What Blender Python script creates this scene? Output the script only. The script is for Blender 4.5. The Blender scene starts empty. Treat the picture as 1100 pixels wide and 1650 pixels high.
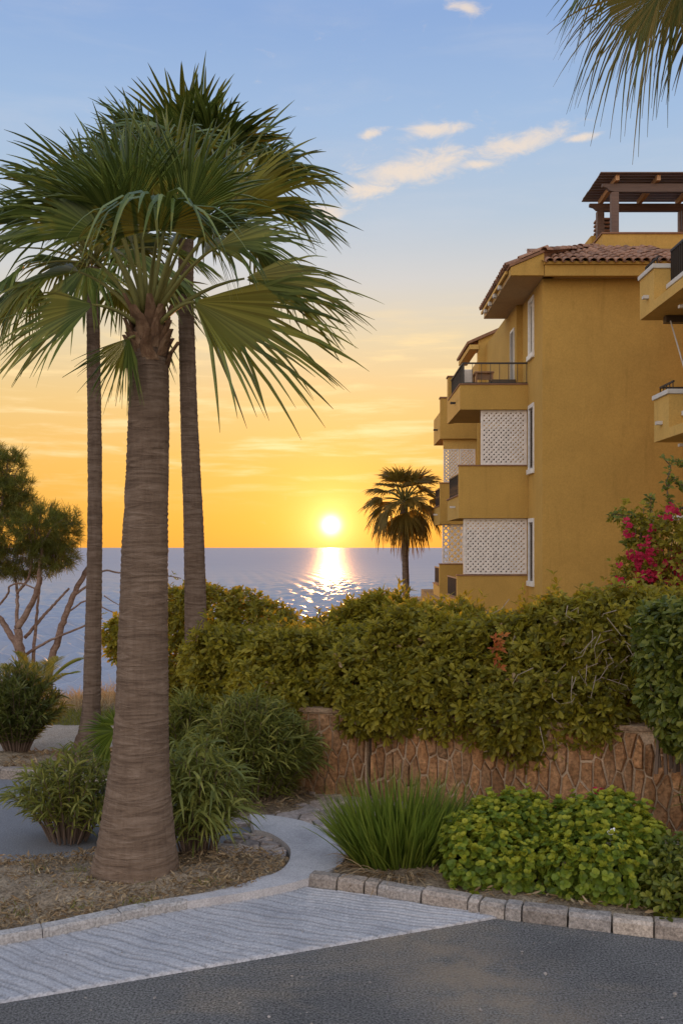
import bpy, bmesh, math, random
import numpy as np
from mathutils import Vector, Matrix

S = bpy.context.scene
COL = S.collection
R = math.radians
rng = np.random.default_rng(11)
random.seed(5)

# ------------------------------------------------------------------ camera
F = 1600.0          # focal length in photo pixels (1100 x 1650)
H = 2.4             # eye height
cam = bpy.data.cameras.new('camera')
camo = bpy.data.objects.new('camera', cam)
COL.objects.link(camo)
camo.location = (0, 0, H)
camo.rotation_euler = (R(90), 0, 0)
cam.sensor_fit = 'AUTO'
cam.sensor_width = 36
cam.lens = F / 1650 * 36
cam.shift_y = 57 / 1650
cam.clip_start = 0.1
cam.clip_end = 120000
S.camera = camo

# ------------------------------------------------------------------ world / sun / exposure
SUN_EL, SUN_AZ = math.atan(36 / F), math.atan(-17 / F)     # low over the sea, almost straight ahead
sund = Vector((math.sin(SUN_AZ) * math.cos(SUN_EL), math.cos(SUN_AZ) * math.cos(SUN_EL), math.sin(SUN_EL)))
W = bpy.data.worlds.new('World')
S.world = W
W.use_nodes = True
wn, wl = W.node_tree.nodes, W.node_tree.links
wn.clear()


class NB:
    """tiny node-building helper"""
    def __init__(s, tree): s.n, s.l = tree.nodes, tree.links
    def set(s, sock, v):
        if isinstance(v, bpy.types.NodeSocket): s.l.new(v, sock)
        elif v is not None: sock.default_value = v
    def m(s, op, a, b=None, c=None, clamp=False):
        n = s.n.new('ShaderNodeMath'); n.operation = op; n.use_clamp = clamp
        s.set(n.inputs[0], a); s.set(n.inputs[1], b)
        if c is not None: s.set(n.inputs[2], c)
        return n.outputs[0]
    def vm(s, op, a, b=None):
        n = s.n.new('ShaderNodeVectorMath'); n.operation = op
        s.set(n.inputs[0], a); s.set(n.inputs[1], b)
        return n.outputs['Value'] if op in ('DOT_PRODUCT', 'LENGTH') else n.outputs[0]
    def mix(s, f, a, b, mode='MIX'):
        n = s.n.new('ShaderNodeMix'); n.data_type = 'RGBA'; n.blend_type = mode
        s.set(n.inputs[0], f); s.set(n.inputs[6], c4(a)); s.set(n.inputs[7], c4(b))
        return n.outputs[2]
    def ramp(s, f, stops, interp='LINEAR'):
        n = s.n.new('ShaderNodeValToRGB'); e = n.color_ramp.elements
        n.color_ramp.interpolation = interp
        while len(e) < len(stops): e.new(0.5)
        for q, (p, c) in zip(e, stops):
            q.position = p; q.color = c4(c) if not isinstance(c, (int, float)) else (c, c, c, 1)
        s.set(n.inputs[0], f)
        return n.outputs[0]
    def sstep(s, x, a, b):
        n = s.n.new('ShaderNodeMapRange'); n.interpolation_type = 'SMOOTHSTEP'
        s.set(n.inputs[0], x); n.inputs[1].default_value = a; n.inputs[2].default_value = b
        return n.outputs[0]
    def noise(s, vec, scale, detail=4, rough=0.55, dist=0.0):
        n = s.n.new('ShaderNodeTexNoise'); s.set(n.inputs['Vector'], vec)
        n.inputs['Scale'].default_value = scale; n.inputs['Detail'].default_value = detail
        n.inputs['Roughness'].default_value = rough; n.inputs['Distortion'].default_value = dist
        return n.outputs[0]
    def voro(s, vec, scale, feature='F1', out=0):
        n = s.n.new('ShaderNodeTexVoronoi'); n.feature = feature
        s.set(n.inputs['Vector'], vec); n.inputs['Scale'].default_value = scale
        return n.outputs[out]
    def scale(s, vec, k):
        n = s.n.new('ShaderNodeMapping'); s.set(n.inputs[0], vec); n.inputs['Scale'].default_value = k
        return n.outputs[0]
    def comb(s, x, y, z=0.0):
        n = s.n.new('ShaderNodeCombineXYZ'); s.set(n.inputs[0], x); s.set(n.inputs[1], y); s.set(n.inputs[2], z)
        return n.outputs[0]
    def bump(s, h, strength, dist, normal=None):
        n = s.n.new('ShaderNodeBump'); n.inputs['Strength'].default_value = strength
        n.inputs['Distance'].default_value = dist; s.set(n.inputs['Height'], h)
        if normal is not None: s.set(n.inputs['Normal'], normal)
        return n.outputs[0]


def c4(c):
    if isinstance(c, bpy.types.NodeSocket) or c is None: return c
    return tuple(c) if len(c) == 4 else (c[0], c[1], c[2], 1.0)


def build_sky():
    b = NB(W.node_tree)
    out = wn.new('ShaderNodeOutputWorld')
    sky = wn.new('ShaderNodeTexSky')
    sky.sky_type = 'NISHITA'; sky.sun_disc = False
    sky.sun_elevation = SUN_EL; sky.sun_rotation = SUN_AZ
    bg1 = wn.new('ShaderNodeBackground'); bg1.inputs[1].default_value = 0.05
    wl.new(b.vm('MULTIPLY', sky.outputs[0], (.2, .17, .15)), bg1.inputs[0])
    tc = wn.new('ShaderNodeTexCoord')
    d = b.vm('NORMALIZE', tc.outputs['Generated'])
    sx = wn.new('ShaderNodeSeparateXYZ'); wl.new(d, sx.inputs[0])
    x, y, z = sx.outputs
    el = b.m('ARCSINE', z)
    az = b.m('ARCTAN2', x, y)
    e01 = b.m('DIVIDE', el, math.pi / 2, clamp=True)

    def st(py): return math.atan((882 - py) / F) / (math.pi / 2)
    west = b.ramp(e01, SKY_WEST)
    east = b.ramp(e01, SKY_EAST)
    caz = b.m('COSINE', b.m('SUBTRACT', az, SUN_AZ))
    base = b.mix(b.sstep(caz, -0.7, 0.75), east, west)
    cosang = b.vm('DOT_PRODUCT', d, tuple(sund))
    ang = b.m('ARCCOSINE', b.m('MINIMUM', cosang, 1.0))
    # clouds: u along azimuth, v along elevation
    uv = b.comb(az, el, 0.0)

    def blob(px, py, su, sv, tilt):
        a0, e0 = math.atan((px - 550) / F), math.atan((882 - py) / F)
        du, dv = b.m('SUBTRACT', az, a0), b.m('SUBTRACT', el, e0)
        ct, stt = math.cos(tilt), math.sin(tilt)
        p = b.m('DIVIDE', b.m('ADD', b.m('MULTIPLY', du, ct), b.m('MULTIPLY', dv, stt)), su / F)
        q = b.m('DIVIDE', b.m('SUBTRACT', b.m('MULTIPLY', dv, ct), b.m('MULTIPLY', du, stt)), sv / F)
        return b.m('EXPONENT', b.m('MULTIPLY', b.m('ADD', b.m('MULTIPLY', p, p), b.m('MULTIPLY', q, q)), -1.0))
    tot = None
    for a in ((668, 272, 105, 27, .16), (830, 243, 95, 19, .14), (597, 304, 50, 17, .1), (525, 342, 40, 13, .05),
              (700, 214, 60, 12, .1), (935, 240, 40, 7, .1), (750, 18, 30, 11, -.2), (600, 215, 24, 8, .2), (770, 270, 40, 9, 0)):
        g = blob(*a)
        tot = g if tot is None else b.m('MAXIMUM', tot, g)
    nz = b.noise(b.scale(uv, (1.0, 2.2, 1.0)), 30, 9, 0.68, 0.5)
    cum = b.sstep(b.m('ADD', b.m('MULTIPLY', tot, 0.5), nz), 0.60, 1.06)
    # thin streaks lower down, all round the horizon
    nz2 = b.noise(b.scale(uv, (1.0, 9.0, 1.0)), 7.5, 6, 0.58, 0.25)
    band = b.m('MULTIPLY', b.sstep(el, 0.03, 0.09), b.m('SUBTRACT', 1.0, b.sstep(el, 0.17, 0.26)))
    streak = b.m('MULTIPLY', b.sstep(nz2, 0.47, 0.72), band)
    nz3 = b.noise(b.scale(uv, (1.0, 5.0, 1.0)), 5.0, 5, 0.6, 0.3)
    veil = b.m('MULTIPLY', b.sstep(nz3, 0.45, 0.8), b.m('MULTIPLY', b.sstep(el, 0.2, 0.3), b.m('SUBTRACT', 1.0, b.sstep(el, 0.4, 0.7))))
    col = b.mix(b.m('MULTIPLY', streak, 0.9), base, (0.56, 0.42, 0.215))
    col = b.mix(b.m('MULTIPLY', veil, 0.2), col, (0.36, 0.365, 0.39))
    col = b.mix(b.m('MULTIPLY', cum, 0.74), col, (0.52, 0.42, 0.32))
    # the sun: a bright disc and the aureole round it
    core = b.m('EXPONENT', b.m('MULTIPLY', b.m('POWER', b.m('DIVIDE', ang, 0.0078), 2.0), -1.0))
    a1 = b.m('EXPONENT', b.m('DIVIDE', ang, -0.015))
    a2 = b.m('EXPONENT', b.m('DIVIDE', ang, -0.060))
    def addc(c, f, rgb):
        n = wn.new('ShaderNodeVectorMath'); n.operation = 'SCALE'; n.inputs[0].default_value = rgb; wl.new(f, n.inputs[3])
        m_ = wn.new('ShaderNodeVectorMath'); m_.operation = 'ADD'; wl.new(c, m_.inputs[0]); wl.new(n.outputs[0], m_.inputs[1])
        return m_.outputs[0]
    col = addc(col, core, (1.5, 1.4, 1.1))
    col = addc(col, a1, (0.72, 0.58, 0.26))
    col = addc(col, a2, (0.16, 0.115, 0.025))
    bg2 = wn.new('ShaderNodeBackground'); bg2.inputs[1].default_value = 1.0
    wl.new(col, bg2.inputs[0])
    add = wn.new('ShaderNodeAddShader')
    wl.new(bg1.outputs[0], add.inputs[0]); wl.new(bg2.outputs[0], add.inputs[1])
    wl.new(add.outputs[0], out.inputs[0])


def _e(py): return math.atan((882 - py) / F) / (math.pi / 2)
SKY_WEST = [(0.0, (0.45, 0.225, 0.036)), (_e(850), (0.455, 0.235, 0.04)), (_e(750), (0.47, 0.275, 0.066)), (_e(650), (0.46, 0.318, 0.130)), (_e(550), (0.408, 0.344, 0.224)), (_e(450), (0.336, 0.34, 0.336)), (_e(350), (0.248, 0.308, 0.376)), (_e(200), (0.188, 0.272, 0.4)), (_e(20), (0.14, 0.22, 0.38)), (1.0, (.28, .37, .54))]
SKY_EAST = [(0.0, (.88, .70, .58)), (0.06, (1.08, .87, .71)), (0.14, (1.06, .91, .81)), (0.25, (.84, .82, .84)), (0.5, (.52, .58, .70)), (1.0, (.28, .37, .54))]
build_sky()
sl = bpy.data.lights.new('sun', 'SUN')
sl.energy = 2.0
sl.angle = R(0.53)
sl.color = (1.0, 0.44, 0.13)
so = bpy.data.objects.new('sun', sl)
COL.objects.link(so)
so.rotation_euler = (-sund).to_track_quat('-Z', 'Y').to_euler()
so.location = (0, 60, 30)
vs = S.view_settings
vs.view_transform = 'Standard'; vs.look = 'None'; vs.gamma = 1; vs.use_curve_mapping = False
vs.exposure = 0.87
S.cycles.max_bounces = 8
S.cycles.sample_clamp_indirect = 4.0


# ------------------------------------------------------------------ measuring and linking helpers
def P(px, py, Y): return Vector(((px - 550) / F * Y, Y, H - (py - 882) / F * Y))
def G(px, py, z=0.0):
    Y = F * (H - z) / (py - 882)
    return Vector(((px - 550) / F * Y, Y, z))
def X_(px, Y): return (px - 550) / F * Y
def Z_(py, Y): return H - (py - 882) / F * Y


def tag(o, label=None, cat=None, group=None, kind=None):
    if label: o['label'] = label
    if cat: o['category'] = cat
    if group: o['group'] = group
    if kind: o['kind'] = kind
    return o


def empty(name, loc=(0, 0, 0)):
    o = bpy.data.objects.new(name, None); COL.objects.link(o); o.location = loc
    o.empty_display_size = 0.2
    return o


def link(name, me, parent=None):
    o = bpy.data.objects.new(name, me); COL.objects.link(o)
    if parent is not None:
        o.parent = parent
        o.matrix_parent_inverse = Matrix.Translation(-world_loc(parent))
    return o


def world_loc(o):
    v = Vector(o.location)
    p = o.parent
    if p is not None and o.type == 'EMPTY': v = v + world_loc(p)
    return v if o.type == 'EMPTY' else Vector((0, 0, 0))


def np_mesh(name, V, faces, mats=(), smooth=False, fmat=None):
    """V (n,3); faces: list of int arrays (m,k)"""
    me = bpy.data.meshes.new(name)
    V = np.asarray(V, dtype=np.float32)
    me.vertices.add(len(V)); me.vertices.foreach_set('co', V.ravel())
    faces = [np.asarray(f, dtype=np.int32) for f in faces if len(f)]
    loops = np.concatenate([f.ravel() for f in faces])
    tot = np.concatenate([np.full(len(f), f.shape[1], dtype=np.int32) for f in faces])
    start = np.concatenate([[0], np.cumsum(tot)[:-1]]).astype(np.int32)
    me.loops.add(len(loops)); me.loops.foreach_set('vertex_index', loops)
    me.polygons.add(len(tot)); me.polygons.foreach_set('loop_start', start); me.polygons.foreach_set('loop_total', tot)
    if fmat is not None: me.polygons.foreach_set('material_index', np.asarray(fmat, dtype=np.int32))
    me.polygons.foreach_set('use_smooth', np.full(len(tot), bool(smooth)))
    for m in (mats if isinstance(mats, (list, tuple)) else [mats]): me.materials.append(m)
    me.update(calc_edges=True)
    return me


class MB:
    """collects boxes, prisms and tubes into ONE mesh"""
    def __init__(s): s.v, s.f = [], []
    def add(s, vs, fs):
        o = len(s.v); s.v += [tuple(v) for v in vs]; s.f += [tuple(i + o for i in f) for f in fs]; return s
    def box(s, x0, x1, y0, y1, z0, z1, M=None):
        vs = [Vector((x, y, z)) for z in (z0, z1) for y in (y0, y1) for x in (x0, x1)]
        if M is not None: vs = [M @ v for v in vs]
        return s.add(vs, [(0, 2, 3, 1), (4, 5, 7, 6), (0, 1, 5, 4), (2, 6, 7, 3), (0, 4, 6, 2), (1, 3, 7, 5)])
    def bar(s, a, b, w, h, up=(0, 0, 1)):
        a, b = Vector(a), Vector(b); t = (b - a).normalized(); u = Vector(up)
        if abs(t.dot(u)) > .99: u = Vector((1, 0, 0))
        n = t.cross(u).normalized(); u = n.cross(t).normalized()
        vs = [p + n * i * w / 2 + u * j * h / 2 for p in (a, b) for i, j in ((-1, -1), (1, -1), (1, 1), (-1, 1))]
        return s.add(vs, [(3, 2, 1, 0), (4, 5, 6, 7), (0, 1, 5, 4), (1, 2, 6, 5), (2, 3, 7, 6), (3, 0, 4, 7)])
    def prism(s, poly, y0, y1):
        """poly of (x,z), extruded along y"""
        n = len(poly)
        vs = [(x, y0, z) for x, z in poly] + [(x, y1, z) for x, z in poly]
        return s.add(vs, [tuple(range(n)), tuple(range(2 * n - 1, n - 1, -1))] + [(i, i + n, (i + 1) % n + n, (i + 1) % n) for i in range(n)])
    def prismx(s, poly, x0, x1):
        """poly of (y,z), extruded along x"""
        n = len(poly)
        vs = [(x0, y, z) for y, z in poly] + [(x1, y, z) for y, z in poly]
        return s.add(vs, [tuple(range(n)), tuple(range(2 * n - 1, n - 1, -1))] + [(i, i + n, (i + 1) % n + n, (i + 1) % n) for i in range(n)])
    def tube(s, pts, rad, n=6, cap=True):
        pts = [Vector(p) for p in pts]; N = len(pts)
        if not isinstance(rad, (list, tuple)): rad = [rad] * N
        o = len(s.v); prev = None
        for i, p in enumerate(pts):
            t = (pts[min(i + 1, N - 1)] - pts[max(i - 1, 0)]).normalized()
            u = prev if prev is not None else (Vector((1, 0, 0)) if abs(t.x) < .8 else Vector((0, 1, 0)))
            a = (u - t * u.dot(t)).normalized(); prev = a; c = t.cross(a)
            for k in range(n):
                an = 2 * math.pi * k / n
                s.v.append(tuple(p + (a * math.cos(an) + c * math.sin(an)) * rad[i]))
        for i in range(N - 1):
            for k in range(n):
                s.f.append((o + i * n + k, o + i * n + (k + 1) % n, o + (i + 1) * n + (k + 1) % n, o + (i + 1) * n + k))
        if cap:
            s.f.append(tuple(o + k for k in range(n))[::-1]); s.f.append(tuple(o + (N - 1) * n + k for k in range(n)))
        return s
    def mesh(s, name, mat=None, smooth=False):
        me = bpy.data.meshes.new(name); me.from_pydata(s.v, [], s.f); me.update()
        if mat: me.materials.append(mat)
        if smooth: me.polygons.foreach_set('use_smooth', [True] * len(me.polygons))
        return me
    def build(s, name, mat, parent=None, smooth=False, bevel=0.0):
        o = link(name, s.mesh(name, mat, smooth), parent)
        if bevel:
            b = o.modifiers.new('bevel', 'BEVEL'); b.width = bevel; b.segments = 2; b.limit_method = 'ANGLE'; b.angle_limit = R(40)
        return o


def sheet(name, pts, z, mat, kind='structure', parent=None, thick=0.0):
    """flat polygon sheet"""
    bm = bmesh.new()
    f = bm.faces.new([bm.verts.new((p[0], p[1], z)) for p in pts])
    bm.normal_update()
    if f.normal.z < 0: f.normal_flip()
    if thick:
        r = bmesh.ops.extrude_face_region(bm, geom=[f])
        for v in [g for g in r['geom'] if isinstance(g, bmesh.types.BMVert)]: v.co.z -= thick
        bm.normal_update(); bmesh.ops.recalc_face_normals(bm, faces=bm.faces)
    bmesh.ops.triangulate(bm, faces=bm.faces)
    me = bpy.data.meshes.new(name); bm.to_mesh(me); bm.free()
    me.materials.append(mat)
    o = link(name, me, parent)
    if kind: o['kind'] = kind
    return o


def smooth_path(pts, n):
    """Catmull-Rom through pts, n samples"""
    pts = [np.array(p, dtype=float) for p in pts]
    q = [2 * pts[0] - pts[1]] + pts + [2 * pts[-1] - pts[-2]]
    out = []
    for t in np.linspace(0, len(pts) - 1, n):
        i = min(int(t), len(pts) - 2); f = t - i
        a, b, c, d = q[i], q[i + 1], q[i + 2], q[i + 3]
        out.append(.5 * (2 * b + (c - a) * f + (2 * a - 5 * b + 4 * c - d) * f * f + (3 * b - a - 3 * c + d) * f ** 3))
    return np.array(out)


# ------------------------------------------------------------------ materials
def new_mat(name):
    m = bpy.data.materials.new(name); m.use_nodes = True
    b = NB(m.node_tree); p = m.node_tree.nodes['Principled BSDF']
    return m, b, p


def surf(name, cols, scale=3.0, rough=0.85, bump=0.3, bscale=60, bdist=0.01, spec=0.3, detail=6, stains=None, ob=False, fine=0.0):
    """mottled matt surface between two or three colours, fine relief"""
    m, b, p = new_mat(name)
    tc = b.n.new('ShaderNodeTexCoord'); v = tc.outputs['Object']
    n1 = b.noise(v, scale, detail, 0.6, 0.3)
    stops = [(0.28 + 0.44 * i / max(1, len(cols) - 1), c) for i, c in enumerate(cols)]
    col = b.ramp(n1, stops)
    if stains:
        sc, sv, lo, hi, amt = stains
        n2 = b.noise(b.scale(v, sv), 1.0, 5, 0.65, 0.5)
        col = b.mix(b.m('MULTIPLY', b.sstep(n2, lo, hi), amt), col, sc)
    if ob:
        oi = b.n.new('ShaderNodeObjectInfo')
        col = b.mix(1.0, col, b.ramp(oi.outputs['Random'], [(0, (.62, .60, .60)), (.35, (1.1, .98, .88)), (.65, (.85, .84, .86)), (1, (1.32, 1.2, 1.08))]), 'MULTIPLY')
    n3 = b.noise(v, bscale, 4, 0.7)
    if fine:
        col = b.mix(fine, col, b.ramp(n3, [(.36, (.2, .2, .2)), (.64, (1.8, 1.8, 1.8))]), 'MULTIPLY')
    b.set(p.inputs['Base Color'], col)
    p.inputs['Roughness'].default_value = rough
    p.inputs['Specular IOR Level'].default_value = spec
    if bump: b.set(p.inputs['Normal'], b.bump(n3, bump, bdist))
    return m


def leafmat(name, c_dark, c_mid, c_light, trans=(.35, .38, .05), tf=0.35, rough=0.45, tipc=None, nscale=1.6):
    """thin leaf: each leaf its own tone, light passes through"""
    m, b, p = new_mat(name)
    geo = b.n.new('ShaderNodeNewGeometry'); tc = b.n.new('ShaderNodeTexCoord')
    rnd = geo.outputs['Random Per Island']
    n1 = b.noise(tc.outputs['Object'], nscale, 3, 0.6)
    f = b.m('ADD', b.m('MULTIPLY', rnd, 0.65), b.m('MULTIPLY', n1, 0.45))
    col = b.ramp(f, [(0.12, c_dark), (0.5, c_mid), (0.95, c_light)])
    b.set(p.inputs['Base Color'], col)
    p.inputs['Roughness'].default_value = rough
    p.inputs['Specular IOR Level'].default_value = 0.22
    tr = b.n.new('ShaderNodeBsdfTranslucent')
    b.set(tr.inputs[0], b.mix(0.6, col, trans))
    mx = b.n.new('ShaderNodeMixShader'); mx.inputs[0].default_value = tf
    b.l.new(p.outputs[0], mx.inputs[1]); b.l.new(tr.outputs[0], mx.inputs[2])
    b.l.new(mx.outputs[0], b.n['Material Output'].inputs[0])
    return m


def plain(name, col, rough=0.5, metal=0.0, spec=0.4, bump=0.0, bscale=80):
    m, b, p = new_mat(name)
    tc = b.n.new('ShaderNodeTexCoord')
    n1 = b.noise(tc.outputs['Object'], 9, 4, .6)
    k = tuple(x * .78 for x in col)
    b.set(p.inputs['Base Color'], b.ramp(n1, [(.3, k), (.7, col)]))
    p.inputs['Roughness'].default_value = rough; p.inputs['Metallic'].default_value = metal
    p.inputs['Specular IOR Level'].default_value = spec
    if bump: b.set(p.inputs['Normal'], b.bump(b.noise(tc.outputs['Object'], bscale, 3, .6), bump, 0.01))
    return m


def wood(name, c0, c1, rough=0.6, axis=(1, 14, 14)):
    m, b, p = new_mat(name)
    tc = b.n.new('ShaderNodeTexCoord'); oi = b.n.new('ShaderNodeObjectInfo')
    v = b.scale(tc.outputs['Object'], axis)
    n = b.noise(v, 2.2, 6, .65, .6)
    col = b.ramp(n, [(.3, c0), (.7, c1)])
    col = b.mix(1.0, col, b.ramp(oi.outputs['Random'], [(0, (.75, .75, .75)), (1, (1.2, 1.15, 1.1))]), 'MULTIPLY')
    b.set(p.inputs['Base Color'], col); p.inputs['Roughness'].default_value = rough
    b.set(p.inputs['Normal'], b.bump(n, .4, .01))
    return m


def stucco(name, base):
    m, b, p = new_mat(name)
    tc = b.n.new('ShaderNodeTexCoord'); v = tc.outputs['Object']
    n1 = b.noise(v, .9, 6, .65, .4)
    k = 0.84
    col = b.ramp(n1, [(.3, tuple(c * k for c in base)), (.7, base)])
    n2 = b.noise(b.scale(v, (3.0, 3.0, .35)), 1.6, 5, .7, .3)
    col = b.mix(b.m('MULTIPLY', b.sstep(n2, .52, .78), .5), col, tuple(c * .6 for c in base))
    n3 = b.noise(v, 26, 6, .75)
    col = b.mix(.5, col, b.ramp(n3, [(.3, (.72, .72, .72)), (.7, (1.25, 1.25, 1.25))]), 'MULTIPLY')
    b.set(p.inputs['Base Color'], col)
    p.inputs['Roughness'].default_value = .92; p.inputs['Specular IOR Level'].default_value = .15
    b.set(p.inputs['Normal'], b.bump(b.noise(v, 70, 5, .8), .55, .012))
    return m


def barkmat(name, c0, c1, c2, vs=(26, 26, 3.5), hs=(2.2, 2.2, 16)):
    m, b, p = new_mat(name)
    tc = b.n.new('ShaderNodeTexCoord'); v = tc.outputs['Object']
    fib = b.noise(b.scale(v, tuple(k * .6 for k in vs)), 1.0, 6, .75, 1.6)
    rings = b.noise(b.scale(v, hs), 1.3, 6, .65, 1.2)
    blot = b.noise(v, 2.3, 5, .6)
    col = b.ramp(b.m('ADD', b.m('MULTIPLY', rings, .72), b.m('MULTIPLY', fib, .28)), [(.34, c0), (.5, c1), (.66, c2)])
    col = b.mix(b.m('MULTIPLY', b.sstep(blot, .5, .75), .45), col, c0)
    b.set(p.inputs['Base Color'], col)
    p.inputs['Roughness'].default_value = .95; p.inputs['Specular IOR Level'].default_value = .1
    h = b.m('ADD', b.m('MULTIPLY', rings, .8), b.m('MULTIPLY', fib, .3))
    b.set(p.inputs['Normal'], b.bump(h, .9, .03))
    return m


M = {}
M['asphalt'] = surf('asphalt', [(.115, .110, .106), (.150, .143, .136), (.19, .18, .165)], 1.1, .9, 1.0, 75, .02, .25, 8,
                    stains=((.25, .205, .155), (.8, 1.3, 1), .48, .72, .7), fine=.95)
def warm_light_patch(m, cx, cy, ang, ru, rv, col, amt):
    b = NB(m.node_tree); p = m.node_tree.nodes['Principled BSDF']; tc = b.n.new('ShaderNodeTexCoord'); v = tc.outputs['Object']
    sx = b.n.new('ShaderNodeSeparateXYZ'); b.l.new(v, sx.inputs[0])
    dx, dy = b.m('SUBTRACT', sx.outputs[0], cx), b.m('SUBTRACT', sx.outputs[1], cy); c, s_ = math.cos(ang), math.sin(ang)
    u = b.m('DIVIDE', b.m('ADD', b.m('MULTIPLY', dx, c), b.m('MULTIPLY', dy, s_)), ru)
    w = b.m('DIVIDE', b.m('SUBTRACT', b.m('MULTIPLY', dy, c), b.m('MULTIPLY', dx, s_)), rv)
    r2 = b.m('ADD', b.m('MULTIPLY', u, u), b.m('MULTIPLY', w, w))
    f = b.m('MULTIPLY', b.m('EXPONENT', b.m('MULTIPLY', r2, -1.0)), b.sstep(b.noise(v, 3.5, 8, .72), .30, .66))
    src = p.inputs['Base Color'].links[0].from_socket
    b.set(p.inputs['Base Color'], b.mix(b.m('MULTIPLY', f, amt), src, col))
warm_light_patch(M['asphalt'], .75, 5.45, math.radians(-62), .95, .38, (.34, .255, .17), .75)  # warm pool of light on the road, put into the asphalt colour
M['side_asphalt'] = surf('side_asphalt', [(.16, .16, .17), (.21, .205, .21)], 1.3, .9, .6, 90, .01, .2, 8, fine=.4)
M['soil'] = surf('soil', [(.15, .11, .075), (.26, .195, .13), (.38, .30, .21)], 5, .95, .9, 40, .03, .1, 8, fine=.5)
M['land'] = surf('land', [(.12, .095, .06), (.2, .16, .1), (.16, .15, .07)], .6, .95, .8, 12, .05, .1, 8, fine=.4)
M['gravel'] = surf('gravel', [(.38, .31, .25), (.5, .43, .36)], 3, .95, .8, 70, .015, .1, 8, fine=.5)
M['band'] = surf('band', [(.33, .31, .31), (.43, .405, .40), (.48, .45, .435)], 2.2, .88, .35, 90, .006, .25, 8,
                 stains=((.2, .18, .17), (3, 3, 1), .55, .8, .5), fine=.28)
M['kerb'] = surf('kerb', [(.25, .23, .21), (.36, .33, .30)], 6, .9, .7, 55, .012, .2, 8, stains=((.12, .10, .085), (7, 7, 4), .5, .75, .6), ob=True, fine=.45)
M['band_kerb'] = surf('band_kerb', [(.30, .28, .265), (.39, .365, .35)], 4, .9, .6, 60, .01, .2, 8, stains=((.13, .11, .095), (5, 5, 4), .5, .75, .6), fine=.4)
M['apron'] = surf('apron', [(.30, .295, .31), (.40, .385, .39), (.46, .43, .42)], 1.8, .85, .45, 75, .008, .3, 8,
                  stains=((.22, .2, .2), (2.2, 3.5, 1), .5, .8, .5), fine=.3)
def add_dirt(m, col, amt):
    b = NB(m.node_tree); p = m.node_tree.nodes['Principled BSDF']; a = b.n.new('ShaderNodeAttribute'); a.attribute_name = 'dirt'
    src = p.inputs['Base Color'].links[0].from_socket
    b.set(p.inputs['Base Color'], b.mix(b.m('MULTIPLY', a.outputs['Fac'], amt), src, col))
add_dirt(M['apron'], (.13, .115, .105), .8)
M['flag'] = surf('flag', [(.26, .22, .20), (.36, .31, .28), (.42, .37, .33)], 5, .85, .8, 26, .012, .25, 8, ob=True, fine=.35)
M['flag_joint'] = surf('flag_joint', [(.13, .105, .085), (.2, .165, .135)], 6, .95, .7, 60, .01, .1)
M['wall_stone'] = surf('wall_stone', [(.22, .115, .052), (.33, .185, .092), (.44, .27, .145)], 7, .92, .95, 30, .022, .15, 9, ob=True, fine=.5)
M['wall_cap'] = surf('wall_cap', [(.2, .12, .075), (.30, .20, .125), (.37, .27, .18)], 8, .92, .9, 40, .015, .1, 8, fine=.5)
M['mortar'] = surf('mortar', [(.44, .31, .205), (.56, .42, .29)], 9, .95, .8, 60, .012, .1, fine=.3)
M['stucco'] = stucco('stucco', (.52, .315, .082))
M['stucco2'] = stucco('stucco2', (.62, .39, .115))
M['soffit'] = stucco('soffit', (.48, .33, .17))
M['coping'] = surf('coping', [(.52, .49, .44), (.62, .59, .54)], 4, .8, .3, 60, .006, .3, stains=((.3, .27, .23), (6, 6, 3), .55, .8, .4))
M['cap'] = surf('cap', [(.20, .10, .055), (.29, .155, .09)], 6, .85, .4, 40, .01, .2)
M['tile'] = surf('tile', [(.20, .11, .075), (.31, .185, .125), (.38, .25, .18)], 9, .85, .5, 60, .008, .25, 8, ob=True, stains=((.11, .085, .07), (9, 9, 9), .52, .75, .6))
M['white'] = plain('white_paint', (.78, .76, .72), .45, 0, .4)
M['lattice'] = plain('lattice_paint', (.80, .73, .66), .5, 0, .3)
M['iron'] = plain('iron', (.035, .028, .025), .5, 0, .4)
M['dark_glass'] = plain('dark_glass', (.015, .015, .018), .08, 0, .6)
M['shutter'] = plain('shutter', (.70, .66, .58), .5)
M['shutter_brown'] = plain('shutter_brown', (.10, .07, .045), .5)
M['timber'] = wood('timber', (.075, .040, .026), (.15, .085, .055))
M['timber_light'] = wood('timber_light', (.30, .16, .07), (.42, .24, .11), axis=(14, 1, 14))
M['teak'] = wood('teak', (.18, .09, .04), (.32, .18, .09))
M['cushion'] = plain('cushion', (.62, .55, .47), .9)
M['bark'] = barkmat('palm_bark', (.095, .064, .046), (.165, .115, .082), (.245, .18, .135))
M['bark_thin'] = barkmat('palm_bark_thin', (.085, .056, .04), (.15, .105, .076), (.21, .155, .12))
M['boot'] = barkmat('palm_boot', (.085, .05, .03), (.18, .105, .062), (.30, .20, .12), (34, 34, 3), (6, 6, 6))
M['pine_bark'] = barkmat('pine_bark', (.13, .08, .06), (.25, .165, .125), (.34, .25, .2), (20, 20, 6), (6, 6, 12))
M['twig'] = plain('twig', (.16, .11, .08), .9)
M['dry_twig'] = plain('dry_twig', (.36, .28, .21), .9)
M['palm'] = leafmat('palm_leaf', (.024, .038, .009), (.072, .104, .021), (.175, .205, .046), (.36, .40, .06), .15, .38)
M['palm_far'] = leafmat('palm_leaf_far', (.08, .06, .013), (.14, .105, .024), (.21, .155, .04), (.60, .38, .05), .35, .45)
M['palm_dry'] = leafmat('palm_leaf_dry', (.045, .06, .016), (.085, .10, .028), (.18, .14, .045), (.25, .22, .05), .14, .5)
M['petiole'] = plain('petiole', (.20, .19, .06), .8, 0, .15)
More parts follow.
